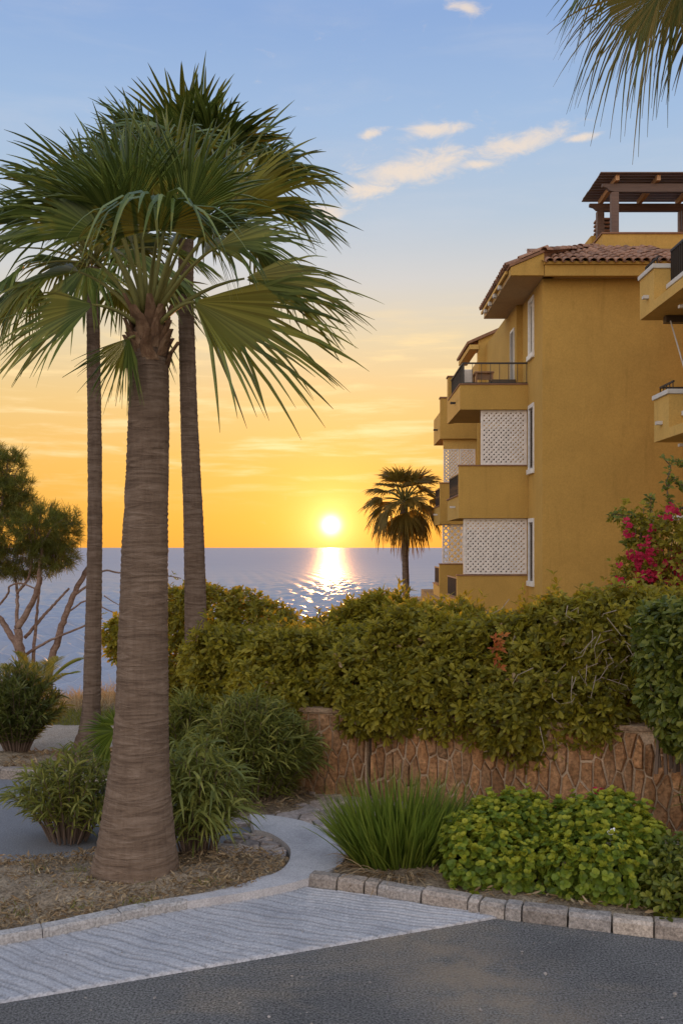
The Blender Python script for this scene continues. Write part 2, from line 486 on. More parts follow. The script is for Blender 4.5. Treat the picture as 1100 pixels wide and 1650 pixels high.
M['pitto'] = leafmat('pittosporum_leaf', (.028, .036, .006), (.165, .158, .018), (.38, .32, .04), (.72, .54, .04), .44, .42)
M['pitto_dark'] = leafmat('dark_shrub_leaf', (.03, .042, .007), (.10, .12, .017), (.24, .23, .034), (.35, .42, .06), .28, .34)
M['oleander'] = leafmat('oleander_leaf', (.045, .056, .012), (.125, .142, .028), (.29, .27, .06), (.45, .42, .07), .3, .42)
M['strap'] = leafmat('strap_leaf', (.05, .065, .015), (.135, .155, .035), (.30, .30, .075), (.5, .48, .08), .3, .45)
M['oleander_dark'] = leafmat('oleander_leaf_dark', (.025, .034, .011), (.06, .075, .02), (.14, .145, .04), (.4, .42, .06), .28, .42)
M['blade'] = leafmat('grass_blade', (.028, .05, .008), (.085, .125, .018), (.22, .25, .04), (.42, .5, .05), .35, .38)
M['round'] = leafmat('round_leaf', (.042, .075, .012), (.135, .19, .024), (.29, .32, .034), (.5, .58, .05), .38, .42)
M['round_new'] = leafmat('round_leaf_new', (.20, .23, .02), (.32, .33, .03), (.43, .41, .045), (.65, .6, .06), .42, .45)
M['dead'] = leafmat('dead_leaf', (.10, .065, .035), (.24, .16, .085), (.42, .32, .19), (.4, .25, .1), .15, .8, nscale=7)
M['drygrass'] = leafmat('dry_grass', (.22, .15, .08), (.40, .29, .16), (.52, .42, .25), (.6, .4, .15), .3, .8)
M['lawn'] = leafmat('lawn_blade', (.07, .085, .018), (.14, .155, .03), (.25, .23, .05), (.5, .45, .05), .35, .6)
M['needle'] = leafmat('pine_needle', (.030, .042, .010), (.075, .092, .020), (.17, .165, .035), (.5, .46, .05), .28, .5)
M['bract'] = leafmat('bougainvillea_bract', (.24, .008, .03), (.40, .014, .055), (.55, .04, .09), (.9, .05, .15), .4, .5)
M['red_leaf'] = leafmat('young_red_leaf', (.20, .05, .015), (.34, .08, .02), (.42, .16, .03), (.7, .2, .04), .35, .5)
M['flower_white'] = plain('white_petal', (.8, .8, .78), .6)


# ------------------------------------------------------------------ foliage generators (numpy)
def nrm(a):
    return a / np.maximum(np.linalg.norm(a, axis=-1, keepdims=True), 1e-9)


def frames(N):
    N = nrm(N); ref = np.where(np.abs(N[:, 2:3]) < .9, np.array([[0, 0, 1.0]]), np.array([[1.0, 0, 0]]))
    T1 = nrm(np.cross(ref, N)); return T1, np.cross(N, T1)


def blob_points(blobs, dens, shells=((1.0, 1.0), (.86, .7), (.68, .5)), zmin=None, jit=.03):
    """points on the outside of a union of ellipsoids (cx,cy,cz,rx,ry,rz), with outward normals"""
    B = np.array(blobs, dtype=float); C, RR = B[:, :3], B[:, 3:]
    Ps, Ns = [], []
    for (k, dk) in shells:
        for i in range(len(B)):
            r = RR[i] * k
            area = 4 * math.pi * ((((r[0] * r[1]) ** 1.6 + (r[0] * r[2]) ** 1.6 + (r[1] * r[2]) ** 1.6) / 3) ** (1 / 1.6))
            n = max(4, int(area * dens * dk))
            u = nrm(rng.normal(size=(n, 3)))
            p = C[i] + u * r
            nn = nrm(u / r)
            q = (p[:, None, :] - C[None]) / (RR[None] * k)
            ins = (q ** 2).sum(-1); ins[:, i] = 2
            keep = (ins > .93).all(1)
            Ps.append(p[keep]); Ns.append(nn[keep])
    Pp, Nn = np.concatenate(Ps), np.concatenate(Ns)
    if zmin is not None:
        k = Pp[:, 2] > zmin; Pp, Nn = Pp[k], Nn[k]
    Pp = Pp + rng.normal(size=Pp.shape) * jit
    return Pp, Nn


def rosettes(Pp, Nn, k, l, w, tilt=(35, 85), fold=.18, droop=.12, lj=.25, shape='lance', up=.35):
    """whorls of k leaves round each point"""
    n = len(Pp)
    Nn = nrm(Nn + np.array([0, 0, up]) + rng.normal(size=Nn.shape) * .25)
    T1, T2 = frames(Nn)
    lj = max(lj, .4)
    idx = np.repeat(np.arange(n), k)
    az = np.tile(np.arange(k) * 2 * math.pi / k, n) + np.repeat(rng.uniform(0, 6.28, n), k) + rng.normal(size=n * k) * .25
    tl = np.radians(rng.uniform(tilt[0], tilt[1], n * k))
    tang = T1[idx] * np.cos(az)[:, None] + T2[idx] * np.sin(az)[:, None]
    d = nrm(Nn[idx] * np.cos(tl)[:, None] + tang * np.sin(tl)[:, None])
    ln = nrm(Nn[idx] * np.sin(tl)[:, None] - tang * np.cos(tl)[:, None])
    sd = np.cross(d, ln)
    L = l * rng.uniform(1 - lj, 1 + lj, n * k)[:, None]; Wd = w * L / l
    b = Pp[idx] + d * L * .06
    g = np.array([0, 0, -1.0])
    if shape == 'lance':
        fr = [(0, 0, 0), (.45, -.5, fold), (.5, 0, 0), (.45, .5, fold), (1, 0, 0)]
        V = np.stack([b + d * L * a + sd * Wd * s_ + ln * Wd * h + g * L * droop * a * a for a, s_, h in fr], 1)
        o = (np.arange(n * k) * 5)[:, None]
        Fq = np.concatenate([o + np.array([[0, 3, 2]]), o + np.array([[0, 2, 1]]), o + np.array([[2, 3, 4]]), o + np.array([[1, 2, 4]])])
    elif shape == 'spoon':     # obovate, blunt tip
        fr = [(0, 0, 0), (.42, -.34, fold), (.8, -.5, fold * .8), (1, 0, -.05), (.8, .5, fold * .8), (.42, .34, fold), (.6, 0, 0)]
        V = np.stack([b + d * L * a + sd * Wd * s_ + ln * Wd * h + g * L * droop * a * a for a, s_, h in fr], 1)
        o = (np.arange(n * k) * 7)[:, None]
        Fq = np.concatenate([o + np.array([[6, i, (i + 1) % 6]]) for i in range(6)])
    else:                       # round scalloped
        fr = [(0, 0, 0), (.22, -.42, fold), (.62, -.52, fold), (.98, -.22, fold * .4), (.98, .22, fold * .4), (.62, .52, fold), (.22, .42, fold), (.5, 0, 0)]
        V = np.stack([b + d * L * a + sd * Wd * s_ + ln * Wd * h + g * L * droop * a * a for a, s_, h in fr], 1)
        o = (np.arange(n * k) * 8)[:, None]
        Fq = np.concatenate([o + np.array([[7, i, (i + 1) % 7]]) for i in range(7)])
    return V.reshape(-1, 3), Fq


def ribbons(B, D, L, Wd, droop, seg=4, fold=.25, twist=.4, prof='blade', curl=None):
    """tapered bent strips; B,D (n,3), L,Wd,droop (n,)"""
    n = len(B); D = nrm(D)
    up = np.tile(np.array([[0, 0, 1.0]]), (n, 1)) + rng.normal(size=(n, 3)) * twist
    sd = nrm(np.cross(D, up))
    s = np.linspace(0, 1, seg + 1)
    if prof == 'blade': wp = np.clip((1 - s) ** .6, 0, 1); wp[0] = .75
    elif prof == 'lance': wp = np.array([max(.12, math.sin(math.pi * min(1, (x * .93 + .07))) ** .75) for x in s]); wp[-1] = .04
    else: wp = np.full(seg + 1, 1.0); wp[-1] = .5
    cen = B[:, None, :] + D[:, None, :] * (L[:, None] * s)[..., None]
    cen = cen + np.array([0, 0, -1.0]) * (L * droop)[:, None, None] * (s ** 2)[None, :, None]
    tn = nrm(np.gradient(cen, axis=1)); sdv = nrm(np.cross(tn, np.cross(sd[:, None, :].repeat(seg + 1, 1), tn)))
    nr = np.cross(sdv, tn)
    hw = Wd[:, None] * wp[None] / 2
    Lf = cen - sdv * hw[..., None] + nr * (hw * fold)[..., None]
    Rt = cen + sdv * hw[..., None] + nr * (hw * fold)[..., None]
    if fold:
        V = np.stack([Lf, cen, Rt], 2); c = 3
    else:
        V = np.stack([Lf, Rt], 2); c = 2
    V = V.reshape(n, -1, 3)
    per = (seg + 1) * c
    o = (np.arange(n) * per)[:, None]
    fs = []
    for i in range(seg):
        for j in range(c - 1):
            a = i * c + j
            fs.append(o + np.array([[a, a + 1, a + c + 1, a + c]]))
    return V.reshape(-1, 3), np.concatenate(fs)


def merge(parts):
    V, fs, o = [], [], 0
    for v, f in parts:
        V.append(v); fs.append((f + o)); o += len(v)
    return np.concatenate(V), fs


def foliage(name, parts, mat, parent=None, kind='stuff', smooth=False):
    V, fs = merge(parts)
    o = link(name, np_mesh(name, V, fs, mat, smooth), parent)
    if kind: o['kind'] = kind
    return o


# ------------------------------------------------------------------ palms
def trunk_mesh(name, path, rad, mat, pitch=.05, rel=.012, n=44, step=.014, seed=0):
    r_ = np.random.default_rng(seed)
    path = np.array(path, float); rad = np.array(rad, float)
    z = path[:, 2]; zs = np.arange(z[0], z[-1], step)
    def interp(v): 
        sp = smooth_path(np.column_stack([z, v]), 400); o = np.argsort(sp[:, 0]); return np.interp(zs, sp[o, 0], sp[o, 1])
    cx, cy, rr = interp(path[:, 0]), interp(path[:, 1]), interp(rad)
    th = np.linspace(0, 2 * math.pi, n, endpoint=False)
    T, Zg = np.meshgrid(th, zs)
    wob = sum(r_.uniform(.25, .6) / (1 + i * .4) * np.sin(T * (i + 1) + Zg * r_.uniform(-9, 9) + r_.uniform(0, 6)) for i in range(6))
    irr = sum(.5 * np.sin(Zg * r_.uniform(5, 16) + r_.uniform(0, 6)) for i in range(3))
    ph = Zg / pitch + .34 * wob + .8 * irr
    saw = ph - np.floor(ph)
    big = sum(np.sin(T * k + Zg * r_.uniform(-3, 3) + r_.uniform(0, 6)) / k for k in (1, 2, 3, 5)) * .012
    patch = .5 + .5 * np.sin(T * 2 + Zg * 4.1 + r_.uniform(0, 6)) * np.sin(Zg * 2.7 + T)
    rel_ = rel * (.35 + .65 * patch)
    rr2 = rr[:, None] * (1 + big) + rel_ * (saw ** 1.6 - .5) + .0035 * np.sin(T * 19 + wob * 2) + r_.normal(size=T.shape) * .0012
    low = np.exp(-np.clip(Zg - zs[0], 0, None) / .10)
    rr2 = rr2 * (1 + low * (.05 * np.sin(T * 23 + wob) + .05 * np.sin(T * 9 + 1) + .04))
    dent = np.zeros_like(T)
    for _ in range(60):
        t0, z0_, a_ = r_.uniform(0, 6.28), r_.uniform(zs[0], zs[-1]), r_.uniform(-.011, .008)
        dt = np.minimum(np.abs(T - t0), 6.283 - np.abs(T - t0))
        dent += a_ * np.exp(-(dt / r_.uniform(.12, .5)) ** 2 - ((Zg - z0_) / r_.uniform(.015, .09)) ** 2)
    rr2 = rr2 + dent * np.minimum(1, rr[:, None] / .15)
    V = np.stack([cx[:, None] + rr2 * np.cos(T), cy[:, None] + rr2 * np.sin(T), Zg], -1).reshape(-1, 3)
    m = len(zs); i = np.arange(m - 1)[:, None] * n; k = np.arange(n)[None]
    q = np.stack([i + k, i + (k + 1) % n, i + n + (k + 1) % n, i + n + k], -1).reshape(-1, 4)
    return np_mesh(name, V, [q, (np.arange(n) + (m - 1) * n)[None]], mat, True)


def palm_blade(hub, axis, nor, Rad, half=75, nseg=36, droop=.28, tip=.55, cup=.18, s0=.50, seed=0):
    """costapalmate fan: pleated, joined to s0, then free hanging tips"""
    r_ = np.random.default_rng(seed)
    a = np.linspace(-R(half), R(half), nseg); da = a[1] - a[0]
    axis = nrm(np.array(axis, float)[None])[0]; nor = np.array(nor, float)
    side = nrm(np.cross(axis, nor)[None])[0]; nor = nrm(np.cross(side, axis)[None])[0]
    s = np.array([.03, .2, .4, s0, .72, .82, .92, 1.0])
    d = axis[None] * np.cos(a)[:, None] + side[None] * np.sin(a)[:, None] + nor[None] * (cup * np.abs(np.sin(a)))[:, None]
    d = nrm(d)
    L = Rad * (.80 + .20 * np.cos(a)) * r_.uniform(.88, 1.05, nseg)
    jit = r_.normal(size=(nseg, 3)) * .065
    free = np.clip((s - s0) / (1 - s0), 0, 1)
    pos = hub[None, None] + d[:, None] * (L[:, None] * s)[..., None]
    g = np.array([0, 0, -1.0])
    tipd = tip * r_.uniform(.35, 1.35, nseg)
    pos = pos + g * (L[:, None] * (droop * s ** 2 + tipd[:, None] * free ** 1.7 * (1 - s0)))[..., None]
    pos = pos - (d * (L * .25)[:, None])[:, None] * (tipd[:, None] * free ** 2 * .35)[..., None]
    pos = pos + jit[:, None] * (L[:, None] * free)[..., None]
    hw = np.where(s <= s0, L[:, None] * s * math.tan(da / 2) * 1.04, L[:, None] * s0 * math.tan(da / 2) * (1 - free ** 1.8) ** .8)
    hw[:, -1] = .0012
    sd = -axis[None] * np.sin(a)[:, None] + side[None] * np.cos(a)[:, None]
    tw = r_.normal(size=nseg) * .5
    sdv = sd[:, None] + nor[None, None] * (tw[:, None] * free)[..., None]
    mid = pos + nor[None, None] * (hw * 1.35)[..., None]
    V = np.stack([pos - sdv * hw[..., None], mid, pos + sdv * hw[..., None]], 2)
    per = len(s) * 3; o = (np.arange(nseg) * per)[:, None]
    fs = [o + np.array([[i * 3 + j, i * 3 + j + 1, i * 3 + j + 4, i * 3 + j + 3]]) for i in range(len(s) - 1) for j in (0, 1)]
    return V.reshape(-1, 3), np.concatenate(fs)


def petiole_pts(h, hub, sag=.12):
    h, hub = np.array(h, float), np.array(hub, float); t = np.linspace(0, 1, 7)[:, None]
    L = np.linalg.norm(hub - h)
    return h + (hub - h) * t + np.array([0, 0, 1.0]) * (L * sag * 4 * t * (1 - t) * .6)


leaf_seed = [100]
def add_leaf(parent, heart, hub, axis, nor, Rad, mat, sub=True, pet_r=.012, sag=.12, **kw):
    leaf_seed[0] += 1
    V, f = palm_blade(np.array(hub, float), axis, nor, Rad, seed=leaf_seed[0], **kw)
    o = link('leaf', np_mesh('leaf', V, [f], mat, False), parent)
    pp = petiole_pts(heart, hub, sag)
    mb = MB().tube(pp, [pet_r * (1.7 - 1.0 * t) for t in np.linspace(0, 1, 7)], 5)
    p = mb.build('petiole', M['petiole'], o if sub else o, True)
    return o


def crown(parent, heart, n, pet, Rad, mat, emax=82, emin=-38, seed=0, skip=None, nseg=34, az0=0, pet_r=.011, tip=.6, droop=.26, half=78):
    r_ = np.random.default_rng(seed)
    heart = np.array(heart, float)
    for i in range(n):
        t = (i + .5) / n
        az = az0 + i * 2.39996 + r_.normal() * .15
        el = R(emax + (emin - emax) * t ** .9 + r_.normal() * 5)
        if skip and skip(az, el): continue
        d = np.array([math.cos(az) * math.cos(el), math.sin(az) * math.cos(el), math.sin(el)])
        L = pet * r_.uniform(.8, 1.12) * (.75 + .25 * math.cos(el))
        h0 = heart + np.array([math.cos(az), math.sin(az), 0]) * .05 + np.array([0, 0, .05 * math.sin(el)])
        hub = h0 + d * L
        el2 = el - R(r_.uniform(8, 20) + 22 * t)
        ax = np.array([math.cos(az) * math.cos(el2), math.sin(az) * math.cos(el2), math.sin(el2)])
        nv = np.array([-math.cos(az) * math.sin(el2), -math.sin(az) * math.sin(el2), math.cos(el2)]) + r_.normal(size=3) * .22
        add_leaf(parent, h0, hub, ax, nv, Rad * r_.uniform(.85, 1.1), mat, pet_r=pet_r, half=half + r_.uniform(-8, 8), nseg=nseg,
                 droop=droop * r_.uniform(.7, 1.3) * (.25 + .9 * t), tip=tip * r_.uniform(.6, 1.3) * (.35 + .8 * t), cup=r_.uniform(.05, .28))


def boots(parent, cx, cy, z0, z1, r, n, mat, seed=0):
    """old leaf bases still clasping the top of the trunk, each one a part"""
    r_ = np.random.default_rng(seed)
    for i in range(n):
        t = i / n; az = i * 2.39996 + r_.normal() * .1; z = z0 + (z1 - z0) * t
        o = np.array([math.cos(az), math.sin(az), 0]); s = np.array([-math.sin(az), math.cos(az), 0]); up = np.array([0, 0, 1.0])
        rr = r * (1 - .25 * t); Lb = r_.uniform(.12, .22); lean = r_.uniform(.15, .5)
        vs, fs = [], []
        for k, (a, w, off) in enumerate(((0, .06, .0), (.5, .042, lean * .35), (1, .02, lean))):
            c = np.array([cx, cy, z]) + o * (rr + off * Lb) + up * a * Lb + s * r_.normal() * .01
            vs += [c - s * w, c - s * w * .4 + o * .016, c + s * w * .4 + o * .016, c + s * w, c - o * .012]
        for k in range(2):
            for j in range(5): fs.append((k * 5 + j, k * 5 + (j + 1) % 5, k * 5 + 5 + (j + 1) % 5, k * 5 + 5 + j))
        fs.append((10, 11, 12, 13, 14))
        MB().add(vs, fs).build('leaf_base', mat, parent)


def palm_trunk(parent, prof, Y, z0, mat, seed, **kw):
    """prof: (photo y, centre x, width) measured along the trunk"""
    path = [(X_(cx, Y), Y, Z_(y, Y)) for y, cx, w in prof]; rad = [w / 2 / F * Y for y, cx, w in prof]
    path[0] = (path[0][0], Y, min(z0, path[0][2]))
    return link('trunk', trunk_mesh('trunk', path, rad, mat, seed=seed, **kw), parent)


# ================================================================== LARGE STRUCTURE
# ------------------------------------------------------------------ sea
def make_sea():
    ZS = -15.0; hc = H - ZS
    py = np.concatenate([np.linspace(.6, 12, 60), np.linspace(12.2, 260, 400), np.array([300, 420, 700])])
    r = F * hc / py[::-1]
    az = np.concatenate([np.linspace(-math.pi, -.95, 12)[:-1], np.linspace(-.95, .95, 640), np.linspace(.95, math.pi, 12)[1:]])
    A, Rr = np.meshgrid(az, r)
    Xg, Yg = Rr * np.sin(A), Rr * np.cos(A)
    dr = np.gradient(r)[:, None]; da = np.gradient(az)[None, :] * Rr
    r_ = np.random.default_rng(4)
    Zg = np.zeros_like(Xg)
    for i in range(46):
        wl_ = 1.5 * (9 ** r_.uniform()); k = 2 * math.pi / wl_
        th = r_.normal() * .9 + 1.57 + .2
        amp = .045 * wl_ ** .75 * r_.uniform(.4, 1)
        kx, ky = k * math.cos(th), k * math.sin(th)
        damp = np.exp(-((np.abs(kx) * da) ** 2 + (ky * dr) ** 2) * .35)
        ph = kx * Xg + ky * Yg + r_.uniform(0, 6.28) + .6 * np.sin(Xg * .021 * (1 + i % 3) + Yg * .013)
        Zg += amp * damp * (np.sin(ph) + .25 * np.sin(2 * ph + 1.5))
    V = np.stack([Xg, Yg, Zg + ZS], -1).reshape(-1, 3)
    m, n = Xg.shape; i = np.arange(m - 1)[:, None] * n; k = np.arange(n - 1)[None]
    q = np.stack([i + k, i + k + 1, i + n + k + 1, i + n + k], -1).reshape(-1, 4)
    mt, b, p = new_mat('sea_water')
    tc = b.n.new('ShaderNodeTexCoord'); v = tc.outputs['Object']
    n1 = b.noise(b.scale(v, (.10, .32, 1)), 1.0, 6, .65, .3)
    n2 = b.noise(b.scale(v, (.012, .05, 1)), 1.0, 4, .6, .3)
    n4 = b.noise(b.scale(v, (.5, 1.3, 1)), 1.0, 5, .7, .3)
    p.inputs['Base Color'].default_value = (.25, .265, .315, 1)
    sy = b.n.new('ShaderNodeSeparateXYZ'); b.l.new(v, sy.inputs[0])
    b.set(p.inputs['Roughness'], b.m('ADD', b.ramp(n2, [(.3, .30), (.7, .40)]), b.m('MULTIPLY', b.sstep(sy.outputs[1], 150, 1200), .16)))
    p.inputs['IOR'].default_value = 1.333; p.inputs['Specular IOR Level'].default_value = .26
    b.set(p.inputs['Normal'], b.bump(n1, .6, .5, b.bump(n4, .5, .18)))
    o = link('sea', np_mesh('sea', V, [q], mt, True)); o['kind'] = 'structure'
make_sea()


# ------------------------------------------------------------------ land
def edge_y(x):
    t = min(1, max(0, (x + 1.2) / 2.6)); t = t * t * (3 - 2 * t)
    return 15.6 + t * 34


def make_land():
    xs = np.concatenate([np.linspace(-300, -14, 16), np.linspace(-13, 22, 90), np.linspace(24, 300, 16)])
    ys = np.concatenate([np.linspace(-260, -8, 14), np.linspace(-6, 62, 120), np.linspace(66, 110, 12)])
    V = []
    r_ = np.random.default_rng(3); ph = r_.uniform(0, 6, 8)
    for y in ys:
        for x in xs:
            e = edge_y(x) + .5 * math.sin(x * 1.3 + ph[0]) + .3 * math.sin(x * 2.9 + ph[1])
            t = max(0, y - e)
            z = -.035 - (t * t * .22 if t < 1.6 else .56 + (t - 1.6) * .66)
            if t > 0: z += .15 * math.sin(x * 2.1 + y + ph[2]) * min(1, t)
            V.append((x, y, max(z, -17)))
    n = len(xs); m = len(ys)
    i = np.arange(m - 1)[:, None] * n; k = np.arange(n - 1)[None]
    q = np.stack([i + k, i + k + 1, i + n + k + 1, i + n + k], -1).reshape(-1, 4)
    o = link('ground', np_mesh('ground', V, [q], M['land'], True)); o['kind'] = 'structure'
make_land()

# road in the foreground and the paved apron beside it
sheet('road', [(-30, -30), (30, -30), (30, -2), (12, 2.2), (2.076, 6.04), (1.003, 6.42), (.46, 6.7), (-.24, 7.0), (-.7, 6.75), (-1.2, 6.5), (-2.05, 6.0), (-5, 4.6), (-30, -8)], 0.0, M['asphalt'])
sheet('side_road', [(-30, 6.9), (-6, 7.2), (-2.6, 7.4), (-1.75, 7.75), (-.85, 7.95), (-.72, 8.7), (-1.2, 9.3), (-2.4, 9.95), (-3.0, 10.25), (-3.55, 10.35), (-12, 10.8), (-30, 11.5)], -.012, M['side_asphalt'])

kerb_pts = [(-5.2, 4.45), (-3.4, 5.2), (-2.043, 5.944), (-1.72, 6.115), (-1.208, 6.443), (-.628, 6.72), (-.28, 6.95), (-.05, 7.2), (0.02, 7.47)]
LK = smooth_path(kerb_pts, 160)


def make_apron():
    """pressed concrete: long wandering grooves, real relief"""
    nu, nv = 420, 90
    a0, a1 = np.array([-5.2, 3.755]), np.array([1.003, 6.42])       # road edge line
    u = np.linspace(0, 1, nu)
    road = a0[None] + (a1 - a0)[None] * u[:, None]
    # kerb-side line: along the left kerb foot, then along the right kerb foot
    kl = np.concatenate([np.array(LK[LK[:, 0] < -.30]), np.array([[-.24, 6.985], [.2, 6.80], [.458, 6.69], [.75, 6.56], [1.003, 6.425]])])
    s = np.concatenate([[0], np.cumsum(np.linalg.norm(np.diff(kl, axis=0), axis=1))]); s /= s[-1]
    top = np.column_stack([np.interp(u, s, kl[:, 0]), np.interp(u, s, kl[:, 1])])
    v = np.linspace(0, 1, nv)
    Pt = road[:, None] * (1 - v)[None, :, None] + top[:, None] * v[None, :, None]
    X, Y = Pt[..., 0], Pt[..., 1]
    # grooves run roughly along the picture's left-right, wandering and fanning out
    r_ = np.random.default_rng(9)
    w = sum(r_.uniform(.3, 1) * np.sin(X * r_.uniform(.8, 4) + Y * r_.uniform(-5, 5) + r_.uniform(0, 6)) for _ in range(7)) / 5
    ph = (Y + .40 * X - .086 * X * X) / .052 + w * 1.1 + .32 * np.sin(X * 6.1 + Y * 5) + .2 * np.sin(X * 13 - Y * 7 + 2)
    saw = ph - np.floor(ph); idx = np.floor(ph)
    brk = np.sin(idx * 12.9898 + 3.1) * .5 + .5
    dep = np.clip(np.sin(X * (2.1 + 1.5 * brk) + idx * 2.4) * .6 + .75, .15, 1)
    gro = np.exp(-((saw - .5) / .13) ** 2) * dep
    Z = .014 + .006 * saw - .015 * gro + r_.normal(size=X.shape) * .0006
    Z[:, 0] = -.004; Z[:, 1] = np.minimum(Z[:, 1], .010); Z = np.maximum(Z, -.004)
    V = np.stack([X, Y, Z], -1).reshape(-1, 3)
    i = np.arange(nu - 1)[:, None] * nv; k = np.arange(nv - 1)[None]
    q = np.stack([i + k, i + nv + k, i + nv + k + 1, i + k + 1], -1).reshape(-1, 4)
    me = np_mesh('concrete_apron', V, [q], M['apron'], True)
    at = me.attributes.new('dirt', 'FLOAT', 'POINT'); at.data.foreach_set('value', gro.astype(np.float32).ravel())
    o = link('concrete_apron', me); o['kind'] = 'structure'
make_apron()


# ------------------------------------------------------------------ kerbs
def kerb_run(root, line, breaks, prof, mat, gap=.006, wob=.006, sub=4, name='kerb_stone'):
    """line: fine polyline; breaks: arc lengths where stones meet; prof: (offset to the left, z)"""
    line = np.array(line); s = np.concatenate([[0], np.cumsum(np.linalg.norm(np.diff(line, axis=0), axis=1))])
    for a, b in zip(breaks[:-1], breaks[1:]):
        vs, fs = [], []; n = len(prof); dz = random.uniform(-wob, wob); do = random.uniform(-wob, wob)
        st = np.linspace(a + gap, b - gap, sub + 1)
        st = np.concatenate([[st[0]], [st[0] + .008], st[1:-1], [st[-1] - .008], [st[-1]]])
        for j, q in enumerate(st):
            x, y = np.interp(q, s, line[:, 0]), np.interp(q, s, line[:, 1])
            x2, y2 = np.interp(q + .02, s, line[:, 0]), np.interp(q + .02, s, line[:, 1])
            x1, y1 = np.interp(q - .02, s, line[:, 0]), np.interp(q - .02, s, line[:, 1])
            t = np.array([x2 - x1, y2 - y1]); t /= max(1e-6, np.linalg.norm(t)); nn = np.array([-t[1], t[0]])
            end = j in (0, len(st) - 1)
            for (o, z) in prof:
                oc = sum(p[0] for p in prof) / n
                o2 = oc + (o - oc) * (.93 if end else 1); z2 = z - (.006 if end and z > .03 else 0) + (dz if z > .03 else 0)
                vs.append((x + nn[0] * (o2 + do) + random.gauss(0, .0016), y + nn[1] * (o2 + do) + random.gauss(0, .0016), z2 + random.gauss(0, .0016)))
        m = len(st)
        for j in range(m - 1):
            for k in range(n - 1): fs.append((j * n + k, (j + 1) * n + k, (j + 1) * n + k + 1, j * n + k + 1))
        fs.append(tuple(range(n))); fs.append(tuple((m - 1) * n + k for k in range(n))[::-1])
        MB().add(vs, fs).build(name, mat, root)


bed_kerb = empty('bed_kerb'); bed_kerb['kind'] = 'structure'
kerb_run(bed_kerb, LK[LK[:, 0] < -1.0], [0, 1.1, 2.1, 3.05, 3.75, 4.25, 4.78], [(0, -.02), (.004, .055), (.014, .072), (.085, .078), (.10, .07), (.105, -.02)], M['band_kerb'], .002, .001, 8)
right_kerb = empty('stone_kerb'); right_kerb['kind'] = 'structure'
RKp = smooth_path([(-.24, 7.0), (.1, 6.86), (.458, 6.69), (1.003, 6.42), (1.5, 6.24), (2.076, 6.06), (3.0, 5.85), (4.6, 5.6)], 120)
kerb_run(right_kerb, RKp, [0, .22, .42, .52, .84, 1.17, 1.25, 1.42, 1.53, 1.82, 2.09, 2.34, 2.62, 2.9, 3.2, 3.5, 3.8, 4.1, 4.4, 4.7, 5.0],
         [(0, -.02), (.008, .070), (.03, .092), (.10, .096), (.125, .085), (.13, -.02)], M['kerb'], .005, .006, 3)
far_kerb = empty('far_kerb'); far_kerb['kind'] = 'structure'
FK = smooth_path([(-7.5, 10.5), (-5.0, 10.42), (-3.55, 10.33), (-3.0, 10.2), (-2.55, 9.98), (-2.1, 9.75), (-1.6, 9.5)], 90)
kerb_run(far_kerb, FK, [0, .9, 1.8, 2.7, 3.4, 3.95, 4.4, 4.85, 5.3, 5.8, 6.3], [(0, -.03), (.01, .075), (.03, .095), (.12, .095), (.14, .08), (.14, -.03)], M['kerb'], .004, .003, 4)

# ------------------------------------------------------------------ beds, paths
bed_in = [tuple(p) for p in LK[(LK[:, 0] < -.30)]]


def lumpy(name, poly, z, mat, amp=.03, step=.05, kind='structure', seed=0):
    """irregular ground patch clipped to a polygon"""
    r_ = np.random.default_rng(seed); ph = r_.uniform(0, 6, 12)
    px = np.array([p[0] for p in poly]); py = np.array([p[1] for p in poly])
    x0, x1, y0, y1 = px.min(), px.max(), py.min(), py.max()
    xs, ys = np.arange(x0 - step, x1 + 2 * step, step), np.arange(y0 - step, y1 + 2 * step, step)
    Xg, Yg = np.meshgrid(xs, ys)
    Xg = Xg + r_.normal(size=Xg.shape) * step * .15; Yg = Yg + r_.normal(size=Yg.shape) * step * .15
    ins = inside(Xg, Yg, px, py)
    dist = np.full(Xg.shape, 9.0)
    for i in range(len(px)):
        a = np.array([px[i - 1], py[i - 1]]); b = np.array([px[i], py[i]]); ab = b - a; L2 = (ab ** 2).sum() + 1e-9
        t = np.clip(((Xg - a[0]) * ab[0] + (Yg - a[1]) * ab[1]) / L2, 0, 1)
        dist = np.minimum(dist, np.hypot(Xg - a[0] - t * ab[0], Yg - a[1] - t * ab[1]))
    rise = np.where(ins, np.clip(dist / .35, 0, 1), -np.clip(dist / .1, 0, 1) * .6)
    nz = sum(np.sin(Xg * k * math.cos(ph[i]) + Yg * k * math.sin(ph[i]) + ph[i + 4]) / (1 + i * .4) for i, k in enumerate((2.3, 4.1, 9, 17))) * .4
    Z = z + rise * amp * (1 + .6 * nz) + r_.normal(size=Xg.shape) * amp * .12 - np.where(ins, 0, np.where(dist > step * 1.6, 9, 0))
    V = np.stack([Xg, Yg, Z], -1).reshape(-1, 3)
    m, n = Xg.shape; i = np.arange(m - 1)[:, None] * n; k = np.arange(n - 1)[None]
    q = np.stack([i + k, i + k + 1, i + n + k + 1, i + n + k], -1).reshape(-1, 4)
    good = (V[q][..., 2] > -5).all(1)
    me = np_mesh(name, V, [q[good]], mat, True)
    o = link(name, me); o['kind'] = kind
    return o


def inside(X, Y, px, py):
    c = np.zeros(np.shape(X), bool); n = len(px); j = n - 1
    for i in range(n):
        cond = (py[i] > Y) != (py[j] > Y)
        xi = (px[j] - px[i]) * (Y - py[i]) / (py[j] - py[i] + 1e-12) + px[i]
        c ^= cond & (X < xi); j = i
    return c


def off(line, d):
    line = np.array(line); t = np.gradient(line, axis=0); t /= np.linalg.norm(t, axis=1, keepdims=True)
    return line + np.column_stack([-t[:, 1], t[:, 0]]) * d


